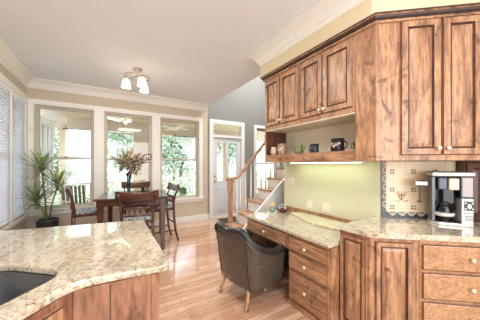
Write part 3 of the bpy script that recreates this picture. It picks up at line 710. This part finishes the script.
b = bm_new(); box(b, -cw+.035, .075, .06, .10, .022, .395); obj('back_panel', b, plain('charcoal_plastic', (62, 64, 68), .3), t, .004)
b = bm_new(); box(b, -.03, .065, -.09, .05, .29, .385); b2_ = bm_new(); box(b2_, -.075, .035, -.04, .055, .17, .30); obj('brew_column', b2_, 'black', t, .008); obj('brew_basket', b, plain('cream_panel', (226, 206, 182), .35), t, .008)
b = bm_new(); box(b, -.125, -.04, -.07, .05, .29, .39); obj('filter_housing', b, plain('slate_plastic', (84, 98, 114), .3), t, .01)
b = bm_new(); box(b, .08, cw, -.10, .10, .022, .225); tw = obj('control_tower', b, 'silver', t, .005)
b = bm_new(); box(b, .10, .19, -.104, -.10, .13, .205); obj('display', b, 'black', tw, .003)
b = bm_new(); lathe(b, [(.02, 0), (.02, .012), (.016, .015), (0, .016)], 18, T=Matrix.Translation((.143, -.104, .165)) @ Matrix.Rotation(PI/2, 4, 'X')); obj('dial', b, 'white', tw)
for sx in (.112, .175):
    for sz in (.145, .19):
        b = bm_new(); box(b, sx-.007, sx+.007, -.108, -.104, sz-.005, sz+.005); obj('button', b, 'silver', tw)
b = bm_new(); [box(b, .105, .185, -.103, -.10, .05+k*.011, .055+k*.011) for k in range(4)]; box(b, .10, .19, -.102, -.10, .105, .11); obj('vent_slots', b, 'black', tw)
b = bm_new(); box(b, .085, cw, -.095, .10, .235, .395); obj('water_reservoir', b, plain('smoky_plastic', (150, 140, 142), .25, .2), t, .005)
b = bm_new(); box(b, .082, cw+.003, -.102, .10, .225, .235); box(b, .072, .086, -.10, .09, .225, .395); obj('reservoir_frame', b, 'black', t)
c = thing('carafe', 'clear glass coffee carafe with pale band and dark handle inside the coffee maker', 'carafe', (0, 0, 0), 0)
Tc = Matrix.Translation(counterP(.475, .20)) @ Matrix.Rotation(RZ3-.28, 4, 'Z'); c.scale = (.85, .85, 1); c.location = Tc @ Vector((-.043, -.028, .031))
b = bm_new(); lathe(b, [(.052, 0), (.066, .02), (.07, .06), (.055, .12), (.045, .14), (.043, .14), (.053, .12), (.068, .06), (.064, .022), (0, .004)], 28); obj('glass_body', b, 'tint', c)
b = bm_new(); lathe(b, [(.072, .045), (.08, .05), (.082, .068), (.070, .076)], 28); obj('band', b, 'silver', c)
b = bm_new(); lathe(b, [(.047, .14), (.048, .155), (.03, .165), (0, .167)], 24); obj('lid', b, 'black', c)
b = bm_new(); tube(b, [(.045, -.03, .15), (.09, -.05, .148), (.105, -.055, .11), (.09, -.05, .07), (.068, -.035, .058)], .009, 8); obj('handle', b, 'black', c)
# steam arm gadget left of it (wall mounted can opener like silver bar)
t = thing('under_cabinet_arm', 'silver bar with black lever sticking out left of the coffee maker', 'appliance', counterP(.475, .20), RZ3-.28)
t.scale = (.71, .72, 1.05); obj('bar', B1(-.345, -.218, -.03, .02, .318, .352), 'silver', t, .006)
b = bm_new(); box(b, -.32, -.218, -.025, .015, .352, .362); box(b, -.30, -.217, -.02, .01, .304, .318); obj('bar_cover', b, 'black', t, .003)
b = bm_new(); box(b, -.302, -.285, -.012, .006, .18, .304); box(b, -.32, -.27, -.016, .01, .166, .182); obj('lever', b, 'black', t, .004)
# ---------------------------------------------------------------- peninsula
PC = [(.26, 1.19)]+[(.285, 1.20), (.293, 1.23), (.307, 2.25), (.30, 2.28), (.27, 2.29), (-.72, 2.478), (-1.238, 2.58), (-1.238, .3), (-.64, .3), (-.64, .64)]+[(-.20, 1.142), (-.165, 1.18), (-.13, 1.206), (-.08, 1.221), (-.02, 1.222), (.06, 1.212)]
q_ = Vector((-.66, -.748)).normalized(); p_ = Vector((-q_.y*-1, 0)); p_ = Vector((-.748, .66)).normalized()
C0 = Vector((-.155, 1.375)); sr = .12
def sinkloop(off=0, r=sr):
    o0 = C0-p_*off-q_*off; pw, ql = .47+2*off, .74+2*off; pts = []
    for (u_, v_, a0) in ((r, r, PI), (pw-r, r, 1.5*PI), (pw-r, ql-r, 0), (r, ql-r, .5*PI)):
        for k in range(7):
            a = a0+PI/2*k/6; e = o0+p_*(u_+r*math.cos(a))+q_*(v_+r*math.sin(a)); pts.append((e.x, e.y))
    return pts
o = slab('peninsula_countertop', PC, .89, .93, 'granite', hole=sinkloop(), bev=.012)
tag(o, 'large polished granite peninsula countertop with a sink cut-out in front', 'countertop')
bm = bm_new(); R = []
for off, z in ((.012, .888), (-.002, .888), (-.006, .72), (-.03, .70)):
    R.append([bm.verts.new((x, y, z)) for x, y in sinkloop(off, max(.05, sr+off))])
n = len(R[0])
for i in range(3):
    for k in range(n): bm.faces.new((R[i][k], R[i][(k+1) % n], R[i+1][(k+1) % n], R[i+1][k])).smooth = True
bm.faces.new(R[-1])
t = bpy.data.objects.new('kitchen_sink', None); C.objects.link(t); tag(t, 'dark stainless undermount sink in the peninsula countertop', 'sink')
s_ = obj('basin', bm, 'sinksteel', t); md = s_.modifiers.new('solid', 'SOLIDIFY'); md.thickness = .0015; md.offset = 1
cc = C0+p_*.235+q_*.37; b = bm_new(); lathe(b, [(.045, .701), (.045, .704), (.02, .703), (0, .702)], 20, c=(cc.x, cc.y, 0)); obj('drain', b, 'nickel', t)
t = thing('peninsula_cabinet', 'red brown alder peninsula cabinet under the granite, with end panel and angled door', 'cabinet')
PB = [(.235, 1.215), (.25, 2.12), (-.72, 2.32), (-1.2, 2.42), (-1.2, .33), (-.70, .33), (-.70, .66), (-.105, 1.245)]
pb0 = Vector((-.125, 1.232)); pb1 = pb0+q_*.72
bm = bm_new()
hole = sinkloop(.018)
# carcass as upright panels so the basin hangs free inside
outl = [(.235, 1.212), (.25, 2.12), (-.72, 2.32), (-1.2, 2.42), (-1.2, .33), (pb1.x, .33), (pb1.x, pb1.y), (pb0.x, pb0.y)]
for a, b_ in zip(outl, outl[1:]+outl[:1]):
    a = Vector(a); b_ = Vector(b_); d = (b_-a).normalized(); nn = Vector((-d.y, d.x))
    prism(bm, [tuple(a), tuple(b_), tuple(b_+nn*.018), tuple(a+nn*.018)], 0, .889)
obj('body', bm, 'peninsula', t)
def frame_on(a, b_, x0, x1, name, mat, **k):
    a = Vector(a); b_ = Vector(b_); d = (b_-a).normalized(); ang = math.atan2(d.y, d.x)
    dd = raised(t, name, x0, x1, .1, .86, mat, **k); reparent(dd, Matrix.Translation((a.x, a.y, 0)) @ Matrix.Rotation(ang, 4, 'Z'))
bm = bm_new(); Te = Matrix.Translation((pb0.x, pb0.y, 0)) @ Matrix.Rotation(math.atan2(1.212-pb0.y, .235-pb0.x), 4, 'Z')
box(bm, .0, .362, -.006, 0, 0, .889, T=Te); box(bm, .14, .145, -.008, -.006, .0, .88, mat=1, T=Te); box(bm, .325, .362, -.012, -.006, 0, .889, T=Te); obj('end_panel', bm, ['peninsula', 'glaze'], t)
frame_on(pb1, pb0, .04, .34, 'door', 'alder_z', knob=(.31, .8)); frame_on(pb1, pb0, .35, .66, 'door', 'alder_z', knob=(.38, .8))
# ---------------------------------------------------------------- dining set
TA = Vector((-.17, 4.05)); TB_ = Vector((.905, 3.87)); td = (TB_-TA).normalized(); tn = Vector((-td.y, td.x)); tc_ = (TA+TB_)/2+tn*.53
trz = math.atan2(td.y, td.x)
t = thing('dining_table', 'square counter-height dark cherry dining table by the windows', 'table', (tc_.x, tc_.y, 0), trz)
hw, hd = .545, .53
obj('tabletop', B1(-hw, hw, -hd, hd, .885, .92), 'cherry', t, .008)
b = bm_new(); box(b, -hw+.07, hw-.07, -hd+.06, -hd+.085, .79, .884); box(b, -hw+.07, hw-.07, hd-.085, hd-.06, .79, .884); box(b, -hw+.06, -hw+.085, -hd+.085, hd-.085, .79, .884); box(b, hw-.085, hw-.06, -hd+.085, hd-.085, .79, .884)
obj('apron', b, 'cherry', t, .002)
for sx in (-1, 1):
    for sy in (-1, 1):
        b = bm_new(); x, y = sx*(hw-.08), sy*(hd-.08)
        for zz in ((0, .05, .03), (.05, .6, .036), (.6, .79, .042), (.79, .884, .05)): box(b, x-zz[2], x+zz[2], y-zz[2], y+zz[2], zz[0], zz[1])
        obj('leg', b, 'cherry_z', t, .006)
def make_chair(label):
    t = thing('dining_chair', label, 'chair', (0, 0, 0), 0, 'counter-height chairs round the dining table')
    # faces +y, seat centre at the origin
    b = bm_new(); prism(b, [(-.20, -.19), (.20, -.19), (.235, .21), (-.235, .21)], .60, .635); obj('seat', b, 'cherry', t, .006)
    b = bm_new(); prism(b, [(-.19, -.18), (.19, -.18), (.225, .20), (-.225, .20)], .636, .675); obj('cushion', b, 'cushion', t, .02, seg=3)
    for s in (-1, 1):
        b = bm_new(); tube(b, [(s*.20, -.20, .60), (s*.20, -.21, .45), (s*.205, -.235, .2), (s*.21, -.29, 0)], [.026, .024, .021, .019], 8, flat=.8); obj('leg', b, 'cherry_z', t)
        b = bm_new(); tube(b, [(s*.21, .18, .60), (s*.212, .185, .3), (s*.215, .19, 0)], [.024, .021, .018], 8); obj('leg', b, 'cherry_z', t)
        b = bm_new(); tube(b, [(s*.20, -.20, .60), (s*.205, -.195, .72), (s*.215, -.215, .86), (s*.23, -.26, .98), (s*.24, -.30, 1.06)], [.026, .024, .022, .021, .02], 8, flat=.8); obj('back_stile', b, 'cherry_z', t)
        b = bm_new(); tube(b, [(s*.208, -.23, .22), (s*.213, .187, .22)], .012, 8); obj('stretcher', b, 'cherry', t)
    for y, z in ((-.215, .36), (.186, .30)):
        b = bm_new(); tube(b, [(-.205, y, z), (.205, y, z)], .014, 8); obj('stretcher', b, 'cherry', t)
    b = bm_new(); n = 14
    rows = []
    for i in range(n+1):
        f = i/n; x = (f-.5)*.56; yb = -.245-.035*math.cos((f-.5)*PI); zt = 1.055+.028*math.cos((f-.5)*PI*1.0)*-1+.03+.012*abs(f-.5)*2; zb = .955-.01*math.cos((f-.5)*PI)
        rows.append([bm_v for bm_v in (b.verts.new((x, yb-.035, zt)), b.verts.new((x, yb-.01, zt)), b.verts.new((x, yb+.028, zb)), b.verts.new((x, yb+.003, zb)))])
    for r0, r1 in zip(rows, rows[1:]):
        for k in range(4): b.faces.new((r0[k], r0[(k+1) % 4], r1[(k+1) % 4], r1[k]))
    b.faces.new(rows[0]); b.faces.new(rows[-1][::-1]); obj('crest_rail', b, 'cherry', t, .005)
    b = bm_new()
    for z in (.725, .845): tube(b, [(-.2, -.205-.0*z, z), (0, -.235, z), (.2, -.205, z)], .011, 8)
    for k in range(5):
        cx = -.14+k*.07; tube(b, [(cx+.036*math.cos(a), -.205-.03*math.cos(cx*7), .785+.05*math.sin(a)) for a in [2*PI*j/14 for j in range(15)]], .0085, 6, cap=False)
    obj('carved_splat', b, 'cherry', t)
    return t
ch = make_chair('dark cherry dining chair nearest the camera, its back to the kitchen')
ch.location = (.415, 3.66, 0); ch.rotation_euler = (0, 0, trz+.02)
dup(ch, (-.27, 4.64, 0), -PI/2+.12, 'dark cherry dining chair at the left side of the table, beside the tall plant')
dup(ch, (.88, 4.42, 0), PI/2+.08, 'dark cherry dining chair at the right side of the table, beside the walkway')
dup(ch, (.52, 5.05, 0), PI+trz+.02, 'dark cherry dining chair at the far side of the table, against the middle window')
# centrepiece
t = thing('flower_arrangement', 'dried grass and foliage arrangement in a slim glass vase on the dining table', 'centerpiece', (.35, 4.48, .921)); t.scale = (1.3, 1.3, 1.28)
b = bm_new(); lathe(b, [(.05, 0), (.052, .008), (.02, .03), (.022, .2), (.035, .30), (.03, .30), (.016, .2), (.014, .04), (0, .03)], 20); obj('vase', b, 'tint', t)
b = bm_new(); leafball(b, (0, 0, .44), .17, 260, .04, .2); leafball(b, (.05, 0, .36), .12, 90, .035); obj('foliage', b, 'dried', t)
b = bm_new()
for k in range(46):
    an = random.uniform(0, 2*PI); el = random.uniform(.25, 1.4); l = random.uniform(.22, .36)
    d = Vector((math.cos(an)*math.cos(el), math.sin(an)*math.cos(el), math.sin(el))); p0 = Vector((0, 0, .38)); tube(b, [p0, p0+d*l*.6, p0+d*l+Vector((0, 0, -.03))], [.003, .008, .002], 5)
obj('plumes', b, 'purple', t)
b = bm_new(); tube(b, [(-.01, 0, .3), (.06, -.03, .40), (.12, -.06, .48), (.2, -.11, .56), (.26, -.14, .57), (.28, -.15, .53), (.26, -.14, .49), (.22, -.12, .50), (.21, -.115, .53)], .009, 6); obj('curled_vine', b, 'rope', t)
b = bm_new()
for k in range(14):
    an = random.uniform(0, 2*PI); rr = random.uniform(.05, .17); leafball(b, (rr*math.cos(an), rr*math.sin(an), random.uniform(.38, .66)), .016, 14, .014)
obj('cream_blossoms', b, 'plate', t)
t = thing('glass_tumbler', 'small clear glass tumbler on the dining table right of the flowers', 'glass', (.60, 4.55, .921))
b = bm_new(); lathe(b, [(.028, 0), (.036, .1), (.034, .1), (.026, .006), (0, .005)], 20); obj('cup', b, 'glass', t)
# ceiling light
t = thing('ceiling_light', 'brushed nickel ceiling light with three lit frosted glass shades above the dining table', 'ceiling light', (.45, 4.05, ZC), .5); t.scale = (1.12, 1.12, 1.12)
b = bm_new(); lathe(b, [(.065, 0), (.065, -.012), (.05, -.028), (.015, -.035), (.012, -.1)], 24); obj('canopy', b, 'nickel', t)
b = bm_new(); tube(b, [(.17*math.cos(a), .17*math.sin(a), -.115+.018*math.sin(a)) for a in [2*PI*j/28 for j in range(29)]], .009, 8, cap=False)
tube(b, [(-.17, 0, -.115), (0, 0, -.10), (.17, 0, -.115)], .008, 8); tube(b, [(0, -.17, -.13), (0, 0, -.1), (0, .17, -.1)], .007, 8); obj('ring', b, 'nickel', t)
for k in range(3):
    a = k*2*PI/3+.3; x, y = .155*math.cos(a), .155*math.sin(a)
    b = bm_new(); lathe(b, [(.012, -.12), (.02, -.13), (.028, -.15), (.028, -.17)], 16, c=(x, y, 0)); so_ = obj('socket', b, 'nickel', t)
    b = bm_new(); lathe(b, [(.025, -.165), (.045, -.185), (.055, -.22), (.053, -.25), (.066, -.285), (.062, -.285), (.048, -.25), (.05, -.22), (.04, -.19), (.0, -.18)], 20, c=(x, y, 0)); obj('glass_shade', b, 'bulb', t)
for k in range(3):
    a = k*2*PI/3+.3+.5; pl = bpy.data.lights.new('bulb_light', 'POINT'); pl.energy = 7; pl.color = (1, .86, .68); pl.shadow_soft_size = .05
    lo = bpy.data.objects.new('bulb_light', pl); C.objects.link(lo); lo.location = (.45+.155*math.cos(a), 4.05+.155*math.sin(a), ZC-.33)
# ---------------------------------------------------------------- tall plant in the corner
RT = Vector((.855, -.518, 0))
t = thing('yucca_plant', 'tall spiky yucca in a black pot in the corner by the windows', 'plant', (-.88, 5.08, 0))
b = bm_new(); lathe(b, [(.11, 0), (.13, .02), (.155, .46), (.165, .5), (.145, .5), (.14, .47)], 24); obj('pot', b, 'pot', t)
b = bm_new(); lathe(b, [(.14, .46), (.08, .475), (0, .48)], 20); obj('soil', b, 'soil', t)
heads = [(-.12, 1.40, .50), (.18, 1.10, .48), (-.2, .86, .46)]
for i, (dx, hz, ll) in enumerate(heads):
    e = RT*dx+Vector((0, -.05*(i-1), hz)); b = bm_new()
    tube(b, [RT*dx*.15+Vector((0, 0, .46)), RT*dx*.35+Vector((0, 0, .46+(hz-.46)*.4)), e], [.017, .013, .011], 8); obj('stem', b, 'stem', t)
    b = bm_new()
    for k in range(56):
        an = k*2.399; el = 1.35-1.75*(k/56)**.9; l = ll*random.uniform(.75, 1.05)*(.85+.3*math.sin(PI*k/56)); wd = .0165
        h = Vector((math.cos(an), math.sin(an), 0)); side = Vector((-h.y, h.x, 0)); pr = None
        p = e+Vector((0, 0, -.1*(k/56)))
        ang = el
        for j in range(6):
            f = j/5; ww = wd*(math.sin(PI*min(1, f*.85+.15))**.6)*(1-f**4)
            cur = (b.verts.new(p-side*ww), b.verts.new(p+side*ww+Vector((0, 0, .004))))
            if pr: b.faces.new((pr[0], pr[1], cur[1], cur[0])).smooth = True
            pr = cur; p = p+(h*math.cos(ang)+Vector((0, 0, math.sin(ang))))*l/5; ang -= .07
    # keep foliage inside the room
    for v in b.verts:
        v.co.y = min(v.co.y, WY-.07-5.08); v.co.x = max(v.co.x, LX+.06+.88); v.co.x = v.co.x if v.co.x < .24 else .24+(v.co.x-.24)*.3
    obj('leaf_rosette', b, 'leaf', t)
# ---------------------------------------------------------------- leather desk chair
t = thing('desk_chair', 'dark leather barrel-back desk chair on brass casters at the knee space', 'chair', (1.405, 2.09, 0), .16)
# local +x = front. U-shaped shell
hb, hs, R_ = .27, .29, .2
def upath(sc):
    pts = []
    hw_, bk = .325*(sc if sc >= 1 else 1-(1-sc)*.5), -.315*sc; r = .16*sc; fr = .235
    for f in (0, .25, .5, .75, 1): pts.append((fr+(bk+r-fr)*f, -hw_, 'side', f))
    for k in range(1, 7): a = -PI/2-PI/2*k/6; pts.append((bk+r+r*math.cos(a), -hw_+r+r*math.sin(a), 'cor', k/6))
    for f in (.25, .5, .75): pts.append((bk-.02*math.sin(PI*f), (-hw_+r)*(1-2*f), 'back', f))
    L0 = list(pts)[:11]
    for (x, y, kd, f) in reversed(L0): pts.append((x, -y, kd, f))
    return pts
def rimz(kd, f):
    if kd == 'side': return .585+.02*(1-f)-.03*math.sin(PI*f)+.06*f**3
    if kd == 'cor': return .665+.165*(.5-.5*math.cos(PI*f))
    return .83-.03*math.sin(PI*f)
def ring_pts(sc, zf, inward=0):
    out = []
    P_ = upath(sc); n = len(P_)
    for i, (x, y, kd, f) in enumerate(P_):
        a = Vector(P_[max(0, i-1)][:2]); c_ = Vector(P_[min(n-1, i+1)][:2]); d = (c_-a).normalized(); nn = Vector((d.y, -d.x))
        out.append(Vector((x+nn.x*inward, y+nn.y*inward, zf(rimz(kd, f)))))
    return out
ctr = Vector((0, 0, 0))
pp_ = upath(1); n = len(pp_)
# inward normal check
secs = [(.70, lambda z: .18, 0), (.80, lambda z: .20, 0), (.89, lambda z: .215+(z-.215)*.35, 0), (.965, lambda z: .215+(z-.215)*.7, 0), (1.05, lambda z: z-.045, 0)]
bm = bm_new(); rings = [[bm.verts.new(p) for p in ring_pts(s, f, i)] for s, f, i in secs]
for a, b_ in zip(rings, rings[1:]):
    for i in range(n-1): bm.faces.new((a[i], a[i+1], b_[i+1], b_[i])).smooth = True
bmesh.ops.recalc_face_normals(bm, faces=bm.faces)
o = obj('outer_shell', bm, 'leather', t); md = o.modifiers.new('sub', 'SUBSURF'); md.levels = md.render_levels = 1
md = o.modifiers.new('solid', 'SOLIDIFY'); md.thickness = .012
test = ring_pts(1, lambda z: z, .03); sgn = 1 if abs(test[13].x) < abs(pp_[13][0]) else -1
# padded roll + inner upholstery
bm = bm_new()
secs = [(1.05, lambda z: z-.05, -.008), (1.05, lambda z: z-.012, -.014), (1.05, lambda z: z+.008, .015), (1.05, lambda z: z+.006, .05), (1.03, lambda z: z-.025, .082), (1.0, lambda z: .45+(z-.45)*.45, .075), (1.0, lambda z: .42, .085)]
rings = [[bm.verts.new(p) for p in ring_pts(s, f, i*sgn)] for s, f, i in secs]
for j, r in enumerate(rings):
    if 1 <= j <= 5:
        for i, v in enumerate(r):
            if i % 3 == 0 and 5 < i < n-6: v.co.z -= .010 if j < 5 else 0; v.co.x += -.008 if j > 3 else 0
for a, b_ in zip(rings, rings[1:]):
    for i in range(n-1): bm.faces.new((a[i], a[i+1], b_[i+1], b_[i])).smooth = True
o = obj('padded_backrest', bm, 'leather_black', t); md = o.modifiers.new('sub', 'SUBSURF'); md.levels = md.render_levels = 2
md = o.modifiers.new('solid', 'SOLIDIFY'); md.thickness = .006; md.offset = -1
for s in (-1, 1):   # scroll fronts of the arms
    b = bm_new(); prism(b, [(s*.225, .26), (s*.235, .52), (s*.225, .58), (s*.25, .605), (s*.30, .605), (s*.325, .58), (s*.315, .5), (s*.285, .24)], 0, .02, T=Matrix(((0, 0, 1, .225), (1, 0, 0, 0), (0, 1, 0, 0), (0, 0, 0, 1))))
    obj('arm_front', b, 'leather_black', t, .008)
b = bm_new(); prism(b, [(.23, -.24), (.23, .24), (-.1, .235), (-.2, .15), (-.22, 0), (-.2, -.15), (-.1, -.235)], .215, .40); obj('seat_base', b, 'leather', t, .015)
b = bm_new(); prism(b, [(.26, -.225), (.26, .225), (-.1, .225), (-.19, .13), (-.205, 0), (-.19, -.13), (-.1, -.225)], .40, .49); obj('seat_cushion', b, 'leather_black', t, .035, seg=4)
def seam(idx):
    b = bm_new(); pts = [ring_pts(s, f, i)[idx] for s, f, i in [(.705, lambda z: .18, 0), (.805, lambda z: .20, 0), (.895, lambda z: .215+(z-.215)*.35, 0), (.97, lambda z: .215+(z-.215)*.7, 0), (1.052, lambda z: z-.045, 0)]]
    tube(b, pts, .005, 6); obj('piping', b, 'leather_black', t)
seam(8); seam(n-9)
for (x, y, bk) in ((-.235, -.20, 1), (-.235, .20, 1), (.13, -.10, 0), (.13, .10, 0)):
    b = bm_new(); s = -1 if bk else 1; yy = .02 if y > 0 else -.02
    if bk: tube(b, [(x+.05, y*.95, .25), (x+.02, y, .17), (x, y+yy*.5, .1), (x-.02, y+yy, .05)], [.024, .021, .016, .014], 10)
    else: tube(b, [(x, y, .22), (x, y, .15), (x+.01, y, .1), (x+.01, y, .05)], [.026, .02, .023, .014], 10)
    lg = obj('leg', b, 'oak_z', t); cx, cy = (x-.02, y+yy) if bk else (x+.01, y)
    b = bm_new(); lathe(b, [(.008, -.009), (.022, -.009), (.022, .009), (.008, .009)], 14, T=Matrix.Translation((cx, cy, .0225)) @ Matrix.Rotation(PI/2, 4, 'X')); tube(b, [(cx, cy, .055), (cx, cy, .03)], .012, 8); obj('caster', b, 'brass', lg)
# ---------------------------------------------------------------- staircase
t = thing('staircase', 'white staircase with oak treads rising to the right behind the desk wall', 'stairs')
nx = [1.66, 1.86, 2.06]+[2.06+.235*k for k in range(1, 9)]
YN, YF = 2.92, 3.5
for k, x in enumerate(nx):
    z = .2*(k+1); nxt = nx[k+1] if k+1 < len(nx) else x+.235
    b = bm_new(); box(b, x-.025, nxt+.01, YN+.0, YF+.03, z-.03, z); obj('tread', b, 'oak', t, .006)
    b = bm_new(); box(b, x, nxt, YN, YF, max(0, z-.2), z-.031); obj('riser', b, 'white', t)
b = bm_new(); zs_ = [(nx[0], .0), (nx[0], .30), (nx[2], .70), (nx[-1]+.235, .2*12+.12), (nx[-1]+.235, 0)]
prism(b, [(x, z) for x, z in zs_], 0, .035, T=Matrix.Translation((0, YN, 0)) @ Matrix.Rotation(PI/2, 4, 'X')); obj('skirt_board', b, 'white', t)
hr = thing('stair_railing', 'oak handrail with newel post and white balusters along the far side of the stairs', 'railing')
nxp, nyp = 1.95, 3.46
b = bm_new(); box(b, nxp-.05, nxp+.05, nyp+.05, nyp+.15, 0, .32); nyp2 = nyp+.1
for zz in ((.0, .34, .052), (.34, .95, .034), (.95, 1.14, .043), (1.14, 1.17, .058)): box(b, nxp-zz[2], nxp+zz[2], nyp2-zz[2], nyp2+zz[2], zz[0], zz[1])
obj('newel_post', b, 'oak_z', hr, .006)
yr = 3.47
def railz(x): return 1.22+(x-2.06)*1.09
b = bm_new(); tube(b, [(1.86, nyp2, 1.20), (1.98, nyp2-.02, 1.20), (2.04, yr+.03, 1.215), (2.10, yr, 1.27), (2.3, yr, railz(2.3)), (2.95, yr, railz(2.95)), (3.6, yr, railz(3.6))], .033, 12, flat=.9); obj('handrail', b, 'oak', hr)
b = bm_new(); 
for k in range(1, 11):
    x0 = nx[k]; 
    for q in (.05, .165) if k > 1 else (.18,):
        x = x0+q
        if x > 3.55 or x < 2.02: continue
        b = bm_new(); zt = .2*(k+1)
        tube(b, [(x, yr, zt), (x, yr, zt+.18), (x, yr, zt+.2), (x, yr, railz(x)-.02)], [.017, .017, .011, .011], 8); obj('baluster', b, 'white', hr)
